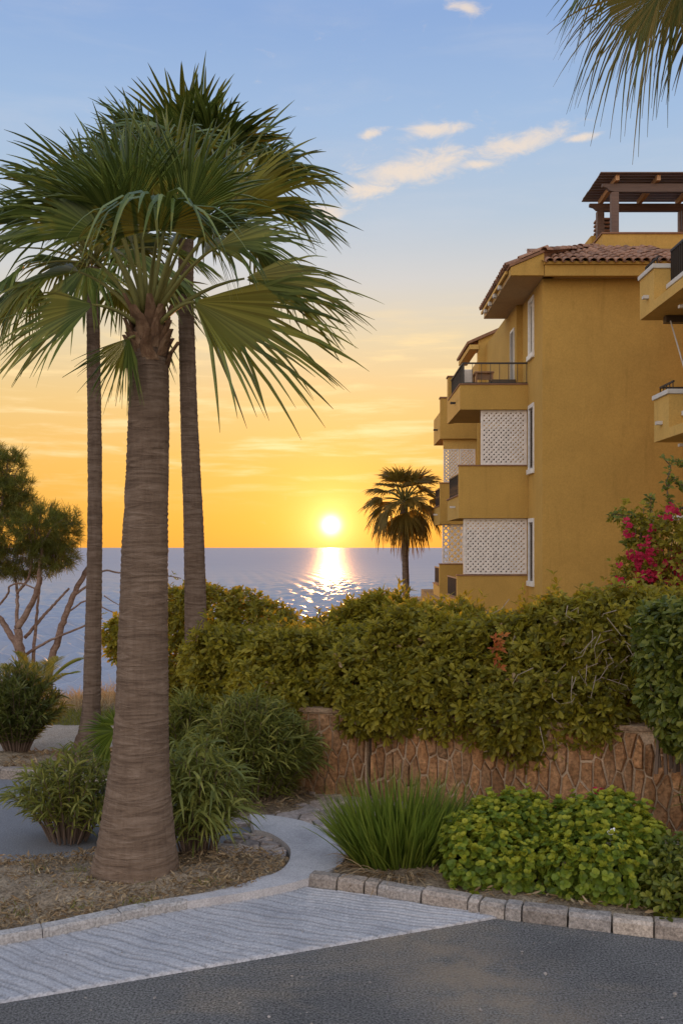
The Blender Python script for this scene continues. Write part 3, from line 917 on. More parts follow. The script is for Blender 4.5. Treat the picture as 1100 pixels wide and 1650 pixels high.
kin = off(LK, .10)
kin = kin[kin[:, 0] < -.62]
BED = [tuple(p) for p in kin[::4]] + [(-.50, 7.09), (-.44, 7.2), (-.40, 7.35), (-.43, 7.52), (-.62, 7.62), (-1.0, 7.6), (-1.7, 7.66), (-2.4, 7.5), (-2.9, 7.4), (-6.2, 7.0), (-6.2, 4.3)]
lumpy('planting_bed', BED, .035, M['soil'], .05, .045, seed=1)
RBED = [tuple(p) for p in off(RKp, .125)[::5]] + [(5.0, 6.6), (4.6, 6.95), (2.9, 7.45), (1.6, 7.95), (.95, 8.1), (.45, 7.95), (.12, 7.6), (.06, 7.35), (-.10, 7.08)]
lumpy('shrub_bed', RBED, .06, M['soil'], .04, .05, seed=2)
OBED = [(-1.75, 7.82), (-.85, 8.0), (-.9, 8.6), (-.75, 8.75), (-.45, 8.95), (-.28, 9.5), (-.6, 10.1), (-2.2, 10.6), (-2.9, 10.6), (-2.5, 10.1), (-1.6, 9.6), (-.95, 9.2), (-1.1, 8.7), (-1.75, 8.3)]
lumpy('oleander_bed', [(-.95, 8.75), (-.42, 8.95), (-.25, 9.4), (-.5, 10.0), (-2.0, 11.3), (-2.9, 11.2), (-2.4, 10.15), (-1.6, 9.65), (-1.15, 9.3)], .03, M['soil'], .05, .06, seed=3)
lumpy('left_bed', [(-7.5, 10.6), (-5.0, 10.55), (-3.55, 10.47), (-3.0, 10.36), (-2.55, 10.14), (-2.3, 10.6), (-2.3, 11.5), (-3.4, 11.5), (-7.5, 11.4)], .04, M['soil'], .05, .06, seed=4)
lumpy('gravel_path', [(-12, 11.3), (-3.4, 11.25), (-2.2, 11.2), (-1.4, 11.6), (-1.6, 12.8), (-2.3, 13.2), (-12, 13.5)], .03, M['gravel'], .03, .08, seed=5)

# smooth concrete band that sweeps round the end of the bed
lo = LK[(LK[:, 0] > -1.05) & (LK[:, 0] < -.30)]
band_out = np.vstack([lo, smooth_path([(-.27, 6.965), (-.10, 7.13), (.0, 7.34), (0.03, 7.55), (-.02, 7.85), (-.12, 8.13), (-.32, 8.45), (-.58, 8.62), (-.80, 8.68)], 40)])
li = lo[::-1]; wd = .105 + .13 * np.clip((li[:, 0] + 1.0) / .55, 0, 1) ** 2
li = np.array([off(lo, w_)[len(lo) - 1 - k_] for k_, w_ in enumerate(wd)]); li = li[li[:, 0] < -.52]
band_in = np.vstack([smooth_path([(-.72, 8.2), (-.60, 8.12), (-.48, 7.92), (-.40, 7.7), (-.385, 7.45), (-.42, 7.22), (-.50, 7.07)], 36), li])
sheet('concrete_path', [tuple(p) for p in band_out] + [tuple(p) for p in band_in], .070, M['band'], thick=.09)


# ------------------------------------------------------------------ broken-stone cells
def clip_half(poly, p, n):
    out = []
    for i in range(len(poly)):
        a, b = poly[i - 1], poly[i]; da, db = np.dot(a - p, n), np.dot(b - p, n)
        if da <= 0: 
            if db <= 0: out.append(b)
            else: out.append(a + (b - a) * da / (da - db))
        elif db <= 0: out += [a + (b - a) * da / (da - db), b]
    return out


def cells(seeds, bounds, asp=1.0):
    """Voronoi cells of 2-D seeds; asp squeezes the second axis first"""
    sc = np.array([1, asp]); S_ = seeds * sc
    B = np.array(bounds, float) * sc
    for i, s in enumerate(S_):
        d = ((S_ - s) ** 2).sum(1); order = np.argsort(d)[1:22]
        poly = [b for b in B]
        for j in order:
            n = S_[j] - s
            poly = clip_half(poly, (S_[j] + s) / 2, n)
            if len(poly) < 3: break
        if len(poly) >= 3: yield i, np.array(poly) / sc


def inset(poly, d):
    """move every edge inwards by d (convex)"""
    out = [p for p in poly]; n = len(poly)
    ar = sum(poly[i - 1][0] * poly[i][1] - poly[i][0] * poly[i - 1][1] for i in range(n))
    sg = 1 if ar > 0 else -1
    res = list(poly)
    for i in range(n):
        a, b = poly[i - 1], poly[i]; t = b - a; L = np.linalg.norm(t)
        if L < 1e-6: continue
        nn = np.array([t[1], -t[0]]) / L * sg
        res = clip_half(res, a - nn * d, nn)
        if len(res) < 3: return None
    return np.array(res)


def clean(poly, tol):
    out = []
    for p in poly:
        if not out or np.linalg.norm(p - out[-1]) > tol: out.append(p)
    if len(out) > 2 and np.linalg.norm(out[0] - out[-1]) < tol: out.pop()
    return np.array(out)


def stone_piece(name, poly, to3, depth, bev, mat, root, gap, rough=.004):
    p = inset(poly, gap)
    if p is None: return None
    p = clean(p, .012)
    if len(p) < 3: return None
    p2 = inset(p, bev)
    if p2 is None: p2 = p.mean(0) + (p - p.mean(0)) * .7
    c = p.mean(0); n = len(p)
    # same vertex count for the inner ring: pull each corner towards the middle
    p2 = np.array([q + (c - q) / max(1e-6, np.linalg.norm(c - q)) * min(bev * 1.5, .45 * np.linalg.norm(c - q)) for q in p])
    tx, ty = random.gauss(0, .05), random.gauss(0, .05)
    vs = [to3(q[0], q[1], -.03) for q in p]
    vs += [to3(q[0] + random.gauss(0, rough * .5), q[1] + random.gauss(0, rough * .5), depth * .55) for q in p]
    vs += [to3(q[0], q[1], depth + tx * (q[0] - c[0]) + ty * (q[1] - c[1]) + random.gauss(0, rough)) for q in p2]
    vs.append(to3(c[0], c[1], depth + random.gauss(0, rough)))
    fs = [(k * n + i, k * n + (i + 1) % n, (k + 1) * n + (i + 1) % n, (k + 1) * n + i) for k in range(2) for i in range(n)]
    fs += [(2 * n + i, 2 * n + (i + 1) % n, 3 * n) for i in range(n)]
    me = MB().add(vs, fs).mesh(name, mat)
    bm = bmesh.new(); bm.from_mesh(me); bmesh.ops.recalc_face_normals(bm, faces=bm.faces); bm.to_mesh(me); bm.free()
    return link(name, me, root)


def scatter(n, x0, x1, y0, y1, dmin, asp=1.0, keep=None, tries=40):
    pts = []
    for _ in range(n * tries):
        p = np.array([random.uniform(x0, x1), random.uniform(y0, y1)])
        if keep and not keep(p): continue
        if all((p[0] - q[0]) ** 2 + ((p[1] - q[1]) * asp) ** 2 > dmin ** 2 for q in pts): pts.append(p)
        if len(pts) >= n: break
    return np.array(pts)


# crazy paving between the band and the wall
crazy = empty('stone_paving'); crazy['kind'] = 'structure'
CP = np.array([(-.86, 8.72), (-.58, 8.64), (-.30, 8.48), (-.10, 8.15), (.0, 7.85), (.10, 7.6), (.45, 7.97), (.95, 8.12), (1.6, 7.97), (2.9, 7.47), (3.3, 7.65), (2.9, 7.9), (1.9, 8.52), (.98, 9.0), (.3, 9.45), (-.35, 9.75), (-1.0, 10.0), (-1.4, 9.6)])
sheet('paving_joint', CP, .012, M['flag_joint'], kind=None, parent=crazy)
sd = scatter(170, -1.4, 3.3, 7.4, 10.0, .17, 1.0, lambda p: inside(p[0], p[1], CP[:, 0], CP[:, 1]))
for i, poly in cells(sd, [(-2, 7), (4, 7), (4, 10.5), (-2, 10.5)]):
    if np.linalg.norm(poly - sd[i], axis=1).max() > .34:
        poly = np.array([sd[i] + (q - sd[i]) * min(1, .2 / max(.01, np.linalg.norm(q - sd[i]))) for q in poly])
    stone_piece('paving_stone', poly, lambda a, b, d: (a, b, .014 + d), .014, .008, M['flag'], crazy, .008, .0015)
# small patch of the same paving inside the curve of the band
CP2 = np.array([(-1.02, 7.66), (-.62, 7.66), (-.46, 7.58), (-.42, 7.72), (-.50, 7.94), (-.62, 8.12), (-.74, 8.22), (-.86, 8.12), (-.9, 7.95)])
sheet('paving_joint', CP2, .020, M['flag_joint'], kind=None, parent=crazy)
sd = scatter(26, -1.02, -.4, 7.6, 8.25, .10, 1.0, lambda p: inside(p[0], p[1], CP2[:, 0], CP2[:, 1]))
for i, poly in cells(sd, [(-1.05, 7.6), (-.42, 7.6), (-.42, 8.25), (-1.05, 8.25)]):
    poly = np.array([sd[i] + (q - sd[i]) * min(1, .10 / max(.01, np.linalg.norm(q - sd[i]))) for q in poly])
    stone_piece('paving_stone', poly, lambda a, b, d: (a, b, .022 + d), .012, .007, M['flag'], crazy, .006, .001)


# ------------------------------------------------------------------ stone retaining walls
def stone_wall(name, label, a, b, h0, h1, n, dmin, back=.45):
    a, b = Vector((a[0], a[1], 0)), Vector((b[0], b[1], 0)); t = (b - a).normalized(); L = (b - a).length
    nn = Vector((t.y, -t.x, 0))
    if nn.y > 0: nn = -nn
    root = empty(name, (a + b) / 2); tag(root, label, 'wall')
    mb = MB()
    vs = [a + t * u + nn * o + Vector((0, 0, z)) for o in (0, -back) for u, z in ((0, -.2), (L, -.2), (L, h1 - .03), (0, h0 - .03))]
    mb.add(vs, [(0, 1, 2, 3), (7, 6, 5, 4), (0, 4, 5, 1), (3, 2, 6, 7), (0, 3, 7, 4), (1, 5, 6, 2)])
    mb.build('mortar', M['mortar'], root)
    cp = [a + t * u + nn * o + Vector((0, 0, z)) for o in (.03, -back) for u, z in ((-.02, h0 - .027), (L + .02, h1 - .027), (L + .02, h1 + .02), (-.02, h0 + .02))]
    mb2 = MB().add(cp, [(0, 1, 2, 3), (7, 6, 5, 4), (0, 4, 5, 1), (3, 2, 6, 7), (0, 3, 7, 4), (1, 5, 6, 2)])
    mb2.build('cap', M['wall_cap'], root, bevel=.008)
    hm = max(h0, h1) - .03
    sd = scatter(n, 0, L, 0, hm, dmin, .36)
    for i, poly in cells(sd, [(0.004, 0), (L - .004, 0), (L - .004, hm), (.004, hm)], .36):
        lim = lambda q: np.array([q[0], min(q[1], h0 + (h1 - h0) * q[0] / L - .035)])
        poly = np.array([lim(q) for q in poly])
        to3 = lambda u, z, d: a + t * u + nn * (d + .002) + Vector((0, 0, z))
        stone_piece('stone', poly, to3, random.uniform(.012, .042), .011, M['wall_stone'], root, random.uniform(.006, .012), .0035)
    return root


stone_wall('stone_wall', 'long reddish rubble stone retaining wall below the main hedge', (.285, 9.46), (3.6, 7.58), .80, .96, 275, .078)
stone_wall('stone_wall', 'short rubble stone wall section behind the big oleander, left of the wall joint', (-1.3, 10.06), (.235, 9.42), .80, .84, 130, .078)

# raised soil behind the walls
sheet('terrace', [(-1.3, 10.2), (.26, 9.62), (3.6, 7.9), (9, 5.0), (20, 5), (20, 40), (3.2, 40), (2.2, 14), (-.5, 12.3), (-1.6, 11.5)], .72, M['land'], thick=.9)

# ================================================================== BUILDINGS
ST, ST2 = M['stucco'], M['stucco2']
bld = empty('apartment_building', (7, 28, 0))
tag(bld, 'yellow stuccoed apartment block with tiled eaves and white lattice balconies', 'building')
XS = 4.97
Yg = 24.6
wb = MB()
# side wall (faces the sea), with three window openings
wins = [(1.38, 3.16), (4.32, 6.15), (7.32, 8.93)]
wy0, wy1 = 25.65, 26.38
wb.box(XS, XS + .28, Yg, wy0, -1, 9.12)
wb.box(XS, XS + .28, wy1, 27.3, -1, 9.12)
zz = -1
for a, b_ in wins:
    wb.box(XS, XS + .28, wy0, wy1, zz, a); zz = b_
wb.box(XS, XS + .28, wy0, wy1, zz, 9.12)
wb.box(XS + .28, 10.5, Yg, Yg + .3, -1, 9.12)                      # gable wall to the camera
wb.build('wall', ST, bld)
w2 = MB()
w2.box(4.80, 5.1, 27.3, 33.0, 6.1, 9.12); w2.box(XS + .01, 5.25, 27.3, 33.6, -1, 6.1)
w2.build('wall', ST, bld)
w3 = MB()
w3.prism([(4.54, 5.0), (9, 5.0), (9, 11.2), (4.54, 9.32)], 33.0, 33.3)
w3.box(4.95, 5.2, 33.7, 46, -1, 9.2)
w3.build('wall', ST, bld)
w4 = MB(); w4.box(5.3, 10.4, 44, 44.3, -1, 9); w4.box(10.2, 10.5, Yg + .3, 44, -1, 9.1)
w4.build('wall', ST, bld)
# windows: frame, sill and slatted shutters
for k, (a, b_) in enumerate(wins):
    f = MB(); x0, x1 = XS - .03, XS + .12
    f.box(x0, x1, wy0, wy0 + .07, a + .14, b_ - .1); f.box(x0, x1, wy1 - .07, wy1, a + .14, b_ - .1)
    f.box(x0, x1, wy0, wy1, b_ - .1, b_)
    fo = f.build('window', M['white'], bld)
    MB().box(XS - .07, XS + .14, wy0 - .02, wy1 + .02, a, a + .137).build('sill', M['white'], fo, bevel=.012)
    shm = M['shutter'] if k == 2 else M['shutter_brown']
    MB().box(XS + .13, XS + .16, wy0 + .07, wy1 - .07, a + .14, b_ - .1).build('pane', M['dark_glass'], fo)
    for s0, s1 in ((wy0 + .07, (wy0 + wy1) / 2 - .003), ((wy0 + wy1) / 2 + .003, wy1 - .07)):
        sh = MB(); xx0, xx1 = XS + .02, XS + .06
        sh.box(xx0, xx1, s0, s0 + .04, a + .14, b_ - .1); sh.box(xx0, xx1, s1 - .04, s1, a + .14, b_ - .1)
        sh.box(xx0, xx1, s0 + .04, s1 - .04, a + .14, a + .2); sh.box(xx0, xx1, s0 + .04, s1 - .04, b_ - .16, b_ - .1)
        z = a + .215
        while z < b_ - .18:
            sh.bar((xx0 + .02, s0 + .04, z), (xx0 + .02, s1 - .04, z), .008, .045, up=(.7, 0, .7)); z += .045
        sh.build('shutter', shm, fo)
# terrace door beyond the corner, white slatted
d = MB(); d.box(4.765, 4.797, 27.55, 28.15, 6.25, 8.5)
do = d.build('terrace_door', M['shutter'], bld)
dd = MB()
for i in range(44): dd.bar((4.752, 27.6, 6.35 + i * .048), (4.752, 28.1, 6.35 + i * .048), .01, .03, up=(.5, 0, .8))
dd.build('shutter', M['shutter'], do)

# ---- roof: front slope of barrel tiles, seen from below the eave
ez, ey = 9.36, 24.16
slope = math.tan(R(23))
fas = MB()
fas.box(4.96, 10.6, 24.22, 24.34, 9.03, 9.30); fas.box(4.94, 10.6, 24.17, 24.34, 9.303, 9.37)
fas.build('fascia', ST, bld)
MB().box(4.96, 10.5, 24.34, Yg, 9.06, 9.12).build('soffit', M['soffit'], bld)
MB().prismx([(24.17, 9.372), (26.6, 9.372 + 2.43 * slope), (26.6, 9.2), (24.4, 9.2)], 4.96, 10.6).build('roof_slab', M['cap'], bld)


def tile_mesh(L=.42, r0=.105, r1=.085, n=7):
    vs = []
    for (y, r) in ((0, r0), (L, r1)):
        for rr in (r, r - .016):
            for i in range(n + 1):
                an = math.pi * i / n
                vs.append((math.cos(an) * rr, y, math.sin(an) * rr * .9))
    m = n + 1; fs = []
    for i in range(n):
        fs += [(i, i + 1, 2 * m + i + 1, 2 * m + i), (m + i + 1, m + i, 3 * m + i, 3 * m + i + 1), (i + 1, i, m + i, m + i + 1)]
    return MB().add(vs, fs).mesh('roof_tile', M['tile'], True)


TM = tile_mesh()


def lay_tile(x, y, z, rotz, pitch, parent):
    o = link('roof_tile', TM, parent)
    o.matrix_parent_inverse = Matrix.Translation(-world_loc(parent))
    o.location = (x, y, z + random.gauss(0, .006)); o.rotation_euler = (pitch + random.gauss(0, .02), random.gauss(0, .03), rotz + random.gauss(0, .015))
    return o


# front slope
nx = 16
for i in range(nx):
    for j in range(8):
        yy = ey + j * .33 * math.cos(R(23)) - .04
        if 5.06 + i * .212 < 4.95 + (yy - 24.2) * .75: continue
        lay_tile(5.06 + i * .212, yy, ez + (yy - 24.17) * slope + .01 + (.012 if j else 0), 0, R(23), bld)
mbp = MB()                                    # hollow channels between the cover tiles
for i in range(28):
    x = 4.954 + i * .212
    mbp.add([(x - .07, 24.1, ez + .0), (x, 24.1, ez - .035), (x + .07, 24.1, ez), (x - .07, 26.6, ez + 2.43 * slope), (x, 26.6, ez - .035 + 2.43 * slope), (x + .07, 26.6, ez + 2.43 * slope)], [(0, 1, 4, 3), (1, 2, 5, 4)])
mbp.build('tile_channel', M['tile'], bld)
# hip tiles along the corner
for j in range(9):
    o = lay_tile(4.93 + j * .215, 24.22 + j * .288, 9.64 + j * .098, math.atan2(-.75, 1), R(15), bld)
# left slope, falling towards the sea
ex = 4.12
def zl(x): return 9.33 + (x - ex) * .42
lf = MB(); lf.prism([(ex + .02, 9.06), (4.95, 9.06), (4.95, zl(4.95) - .07), (ex + .02, zl(ex) - .07)], 24.3, 24.42)
lf.build('fascia', ST, bld)
ls = MB(); pl_ = [(ex - .02, 24.27), (4.95, 24.27), (6.86, 26.82), (6.86, 29), (ex - .02, 29)]
ls.add([(x, y, zl(x) + d_) for d_ in (-.065, 0) for x, y in pl_], [(4, 3, 2, 1, 0), (5, 6, 7, 8, 9)] + [(i, (i + 1) % 5, (i + 1) % 5 + 5, i + 5) for i in range(5)])
ls.build('roof_slab', M['cap'], bld)
MB().box(ex + .02, XS + .25, 24.42, 28.95, 9.06, 9.115).build('soffit', M['soffit'], bld)
lb = MB(); lb.box(ex + .02, ex + .12, 24.42, 28.9, 9.117, 9.25)
lb.build('fascia', ST2, bld)
lb2 = MB(); lb2.box(ex - .07, ex - .015, 24.6, 28.9, 9.17, 9.245)
lb2.build('gutter', ST2, bld)
for i in range(4):
    y = 25.6 + i * .85
    MB().box(ex - .085, ex + .018, y, y + .16, 9.06, 9.165).build('eave_lamp' if False else 'corbel', M['coping'], bld, bevel=.02)
for i in range(22):
    for j in range(3):
        xx = ex - .09 + j * .33
        lay_tile(xx, 24.42 + i * .212, zl(xx) + .015 + (.012 if j else 0), R(-90), math.atan(.42), bld)
lr = MB(); lr.add([(4.955, 24.33, 9.40), (6.86, 26.87, 10.46), (6.86, 26.87, 9.7), (4.955, 24.33, 9.36), (4.955, 24.33, 9.66)], [(0, 3, 2, 1, 4)]); lr.build('hip_edge', M['cap'], bld)
# roof terrace parapet, brown coping, stair-head block
Yr = 26.75
pr = MB(); pr.box(X_(970, Yr), 11.0, Yr, Yr + .18, 9.9, Z_(377, Yr)); pr.box(X_(970, Yr), X_(970, Yr) + .18, Yr + .18, 28.7, 9.9, Z_(377, Yr))
pr.build('parapet', ST, bld)
pc = MB(); pc.box(X_(970, Yr) - .03, 11.0, Yr - .03, Yr + .21, Z_(377, Yr) + .003, Z_(377, Yr) + .045); pc.box(X_(970, Yr) - .03, X_(970, Yr) + .21, Yr + .212, 28.7, Z_(377, Yr) + .003, Z_(377, Yr) + .045)
pc.build('coping', M['cap'], bld)
ch = MB(); ch.box(X_(951, 28.75), X_(966, 28.75), 28.75, 29.6, 9.6, Z_(379, 28.75)); cho = ch.build('chimney', ST, bld, bevel=.04)
cy, cz = 29.0, Z_(379, 28.75)
for i in range(5):
    MB().box(X_(961, cy), X_(984, cy), cy - .02, cy + .42, cz + .07 + i * .115, cz + .13 + i * .115).build('louvre', M['cap'], cho, bevel=.012)
MB().box(X_(964, cy), X_(981, cy), cy + .02, cy + .38, cz - .01, cz + .56).build('flue', M['iron'], cho)
# second block's roof edge, further along
r2 = MB(); r2.prism([(4.18, 9.14), (4.56, 9.30), (9, 11.22), (9, 11.32), (4.56, 9.40), (4.16, 9.22)], 32.9, 36.0)
r2.build('roof_slab', M['cap'], bld)
MB().box(4.24, 4.54, 32.95, 36, 8.98, 9.13).build('fascia', ST2, bld)


# ---- balconies
def lattice(parent, x0, x1, z0, z1, y, pitch, sw, mat, fr=.05):
    """diagonal wooden trellis in a frame"""
    f = MB()
    f.box(x0, x0 + fr, y - .02, y + .02, z0, z1); f.box(x1 - fr, x1, y - .02, y + .02, z0, z1)
    f.box(x0 + fr, x1 - fr, y - .02, y + .02, z0, z0 + fr * .8); f.box(x0 + fr, x1 - fr, y - .02, y + .02, z1 - fr * .8, z1)
    fo = f.build('lattice_panel', mat, parent)
    l = MB(); a0, a1, b0, b1 = x0 + fr * .5, x1 - fr * .5, z0 + fr * .4, z1 - fr * .4
    w_, h_ = a1 - a0, b1 - b0; k = -h_
    while k < w_:
        # line z-b0 = (x-a0-k)
        s = max(0, -k); e = min(h_, w_ - k)
        if e - s > .03:
            l.bar((a0 + k + s, y - .008, b0 + s), (a0 + k + e, y - .008, b0 + e), .012, sw, up=(0, 1, 0)) if False else \
                l.add(*strip((a0 + k + s, b0 + s), (a0 + k + e, b0 + e), y - .011, y - .001, sw))
            l.add(*strip((a0 + k + s, b1 - s), (a0 + k + e, b1 - e), y + .001, y + .011, sw))
        k += pitch * 1.4142
    o = l.build('lattice', mat, fo); o['kind'] = 'stuff'
    return fo


def strip(p, q, y0, y1, w):
    p, q = np.array(p), np.array(q); t = q - p; t = t / np.linalg.norm(t); n = np.array([-t[1], t[0]]) * w / 2
    c = [p - n, q - n, q + n, p + n]
    vs = [(a[0], y, a[1]) for y in (y0, y1) for a in c]
    return vs, [(0, 1, 2, 3), (7, 6, 5, 4), (0, 4, 5, 1), (1, 5, 6, 2), (2, 6, 7, 3), (3, 7, 4, 0)]


def balcony(parent, x0, x1, y0, y1, zb, zt, zside, rail=None, side_rail=None, cap=True):
    """slab with a front parapet (to zt) and a sea-side parapet (to zside)"""
    m = MB(); t = .17
    m.box(x0, x1, y0, y1, zb, zb + .22)
    m.box(x0, x1, y0, y0 + t, zb + .22, zt)
    m.box(x0, x0 + t, y0 + t, y1, zb + .22, zside)
    o = m.build('balcony', ST, parent)
    if cap:
        c = MB(); c.box(x0 - .02, x1, y0 - .025, y0 + t + .02, zt + .002, zt + .034)
        if abs(zside - zt) < .02: c.box(x0 - .02, x0 + t + .02, y0 + t + .022, y1, zside + .002, zside + .034)
        else: c.box(x0 - .03, x0 + t + .02, y0 + t + .003, y1, zside + .002, zside + .036)
        c.build('coping', M['cap'], o)
    if rail:
        r_ = MB(); yy = y0 + t / 2; b0 = zt + .06
        r_.bar((x0 + .09, yy, rail), (x1, yy, rail), .05, .04); r_.bar((x0 + .09, yy, b0), (x1, yy, b0), .03, .03)
        n = int((x1 - x0) / .24)
        for i in range(n + 1):
            xx = x0 + .10 + (x1 - x0 - .12) * i / n; r_.bar((xx, yy, b0), (xx, yy, rail), .014, .014)
        r_.bar((x0 + .1, yy, zt), (x0 + .1, yy, rail), .045, .045)
        r_.bar((x0 + .09, yy, rail), (x0 + .09, y1 - .05, rail), .05, .04); r_.bar((x0 + .09, yy, zside + .06), (x0 + .09, y1 - .05, zside + .06), .03, .03)
        n = int((y1 - y0) / .11)
        for i in range(n + 1):
            y = yy + (y1 - yy - .06) * i / n; r_.bar((x0 + .09, y, zside + .05), (x0 + .09, y, rail), .012, .012)
        r_.build('railing', M['iron'], o)
    if side_rail:
        r_ = MB(); ya, yb = y0 + t + .02, y1 - .05
        r_.bar((x0 + .06, ya, side_rail), (x0 + .06, yb, side_rail), .04, .04); r_.bar((x0 + .06, ya, zside + .06), (x0 + .06, yb, zside + .06), .03, .03)
        n = int((yb - ya) / .1)
        for i in range(n + 1): r_.bar((x0 + .06, ya + (yb - ya) * i / n, zside + .05), (x0 + .06, ya + (yb - ya) * i / n, side_rail), .014, .014)
        r_.build('railing', M['iron'], o)
    return o


def spout(parent, x, y, z, axis='x', L=.14, s=.045, mat=None):
    m = MB()
    m.box(x - L, x, y - s, y + s, z - s * .8, z - s * .5); m.box(x - L, x, y - s, y - s * .6, z - s * .5, z + s * .4); m.box(x - L, x, y + s * .6, y + s, z - s * .5, z + s * .4)
    m.build('drain_spout', mat or M['coping'], parent)


Yb = 26.5
b1 = balcony(bld, 3.16, XS - .003, Yb, 29.4, 6.08, 6.74, 6.74, rail=7.33)
spout(b1, 3.158, 27.6, 6.42, mat=M['iron'])
pl = MB(); pl.box(3.16, 3.34, 29.4, 29.75, 6.1, 7.44); po = pl.build('pillar', ST, b1)
MB().box(3.13, 3.36, 29.37, 29.78, 7.443, 7.48).build('coping', M['cap'], b1)
b2 = balcony(bld, 3.13, XS - .003, Yb, 29.4, 3.18, 4.57, 3.78, side_rail=4.40)
spout(b2, 3.128, 27.4, 3.52)
b3 = balcony(bld, 3.08, XS - .003, Yb, 29.4, .2, 1.64, .98, side_rail=1.56)
lattice(b2, X_(774, 26.62), XS - .015, 4.61, 6.075, 26.62, .092, .058, M['lattice'])
lattice(b3, X_(746, 26.62), XS - .015, 1.685, 3.17, 26.62, .096, .061, M['lattice'], .06)
# second block's balconies
Y2 = 33.7
c1 = balcony(bld, 3.34, 4.94, Y2, 36.0, 6.09, 7.0, 7.0, cap=False)
MB().box(3.36, 3.62, Y2 - .003, Y2 + .3, 7.0, 7.46).build('pillar', ST, c1)
MB().box(3.33, 3.65, Y2 - .03, Y2 + .33, 7.463, 7.51).build('coping', M['cap'], c1)
spout(c1, 3.338, 34.6, 6.5, mat=M['iron'])
c2 = balcony(bld, 3.34, 4.94, Y2, 36.0, 3.19, 4.57, 3.8, side_rail=4.45)
spout(c2, 3.338, 34.6, 3.55)
c3 = balcony(bld, 3.32, 4.94, Y2, 36.0, .2, 1.82, 1.1, side_rail=1.7)
lat = lattice(c2, X_(714, 33.85), X_(739, 33.85), 4.62, 5.75, 33.85, .088, .046, M['lattice'], .045)
lattice(c2, X_(740, 33.85), X_(765, 33.85), 4.62, 5.75, 33.85, .088, .046, M['lattice'], .05)
lw = MB(); lw.box(X_(714, 33.85), 4.9, 33.83, 33.95, 5.753, 6.085); lw.box(X_(766, 33.85), 4.9, 33.83, 33.9, 4.62, 5.75); lw.build('lintel', ST2, c2)
lattice(c3, X_(712, 33.85), X_(746, 33.85), 1.86, 3.185, 33.85, .15, .058, M['lattice'], .05)
for q_, x0, z0_ in ((b2, 4.15, 3.42), (b3, 3.62, .42)):      # added dark panels standing in for the shaded interior behind the lattices
    MB().box(x0, 5.24, 29.36, 29.42, z0_, z0_ + 2.5).build('shade_panel', M['dark_glass'], q_)
# far blocks continue along the shore
fb = MB(); fb.box(5.25, 10.4, 29.5, 29.6, .3, 6.0); fb.build('wall', ST, bld)

# terrace furniture on the top balcony
ft = empty('bar_table', (3.95, 28.3, 6.3)); tag(ft, 'wooden table standing behind the railing of the top balcony', 'table')
MB().box(3.75, 4.3, 28.0, 28.6, 7.32, 7.37).build('table_top', M['teak'], ft, bevel=.01)
for lx in (3.80, 4.25):
    for ly in (28.05, 28.55): MB().box(lx - .025, lx + .025, ly - .025, ly + .025, 6.3, 7.32).build('leg', M['teak'], ft)
MB().box(3.8, 4.25, 28.07, 28.1, 7.14, 7.29).build('apron_board', M['teak'], ft)
fc = empty('armchair', (3.55, 28.0, 6.3)); tag(fc, 'pale cushioned chair in the outer corner of the top balcony', 'chair')
MB().box(3.38, 3.74, 27.8, 28.15, 6.62, 6.78).build('seat_cushion', M['cushion'], fc, bevel=.03)
MB().box(3.40, 3.72, 28.15, 28.27, 6.78, 7.45).build('back_cushion', M['cushion'], fc, bevel=.04)
for lx in (3.38, 3.7):
    for ly in (27.8, 28.2): MB().box(lx, lx + .04, ly, ly + .04, 6.3, 6.62).build('leg', M['teak'], fc)
fd = empty('bench', (4.6, 27.6, 6.3)); tag(fd, 'dark slatted bench against the wall on the top balcony', 'bench')
for i in range(4): MB().box(4.12, 4.78, 27.3 + i * .1, 27.38 + i * .1, 6.98, 7.02).build('slat', M['shutter_brown'], fd)
MB().box(4.14, 4.78, 27.30, 27.33, 6.8, 6.975).build('rail', M['shutter_brown'], fd)
for lx in (4.16, 4.7):
    for ly in (27.34, 27.62): MB().box(lx, lx + .05, ly, ly + .05, 6.3, 6.8).build('leg', M['shutter_brown'], fd)

# ---- pergola on the roof terrace
pg = empty('pergola', (7.3, 27.2, 10.2)); tag(pg, 'dark timber pergola with boarded roof on the rooftop terrace', 'pergola')
Ya, Yb_ = 26.86, 28.35
zt = Z_(377, Yr) + .045
for px, y in ((989, Ya), (966, Yb_), (1098, Yb_), (1122, Ya)):
    hw = .10 if y == Ya else .10
    MB().box(X_(px, y) - hw, X_(px, y) + hw, y - hw, y + hw, zt - .02 if y == Ya else zt - .3, Z_(311 if y == Ya else 341, y)).build('post', M['timber'], pg, bevel=.012)


def beam(y, pxa, pyt, pyb):
    x0, z1, z0 = X_(pxa, y), Z_(pyt, y), Z_(pyb, y)
    m = MB(); m.prism([(x0, z1), (x0, z1 - (z1 - z0) * .35), (x0 + .12, z1 - (z1 - z0) * .5), (x0 + .2, z1 - (z1 - z0) * .85), (x0 + .34, z0), (11.5, z0), (11.5, z1)], y - .06, y + .06)
    return m.build('beam', M['timber'], pg)


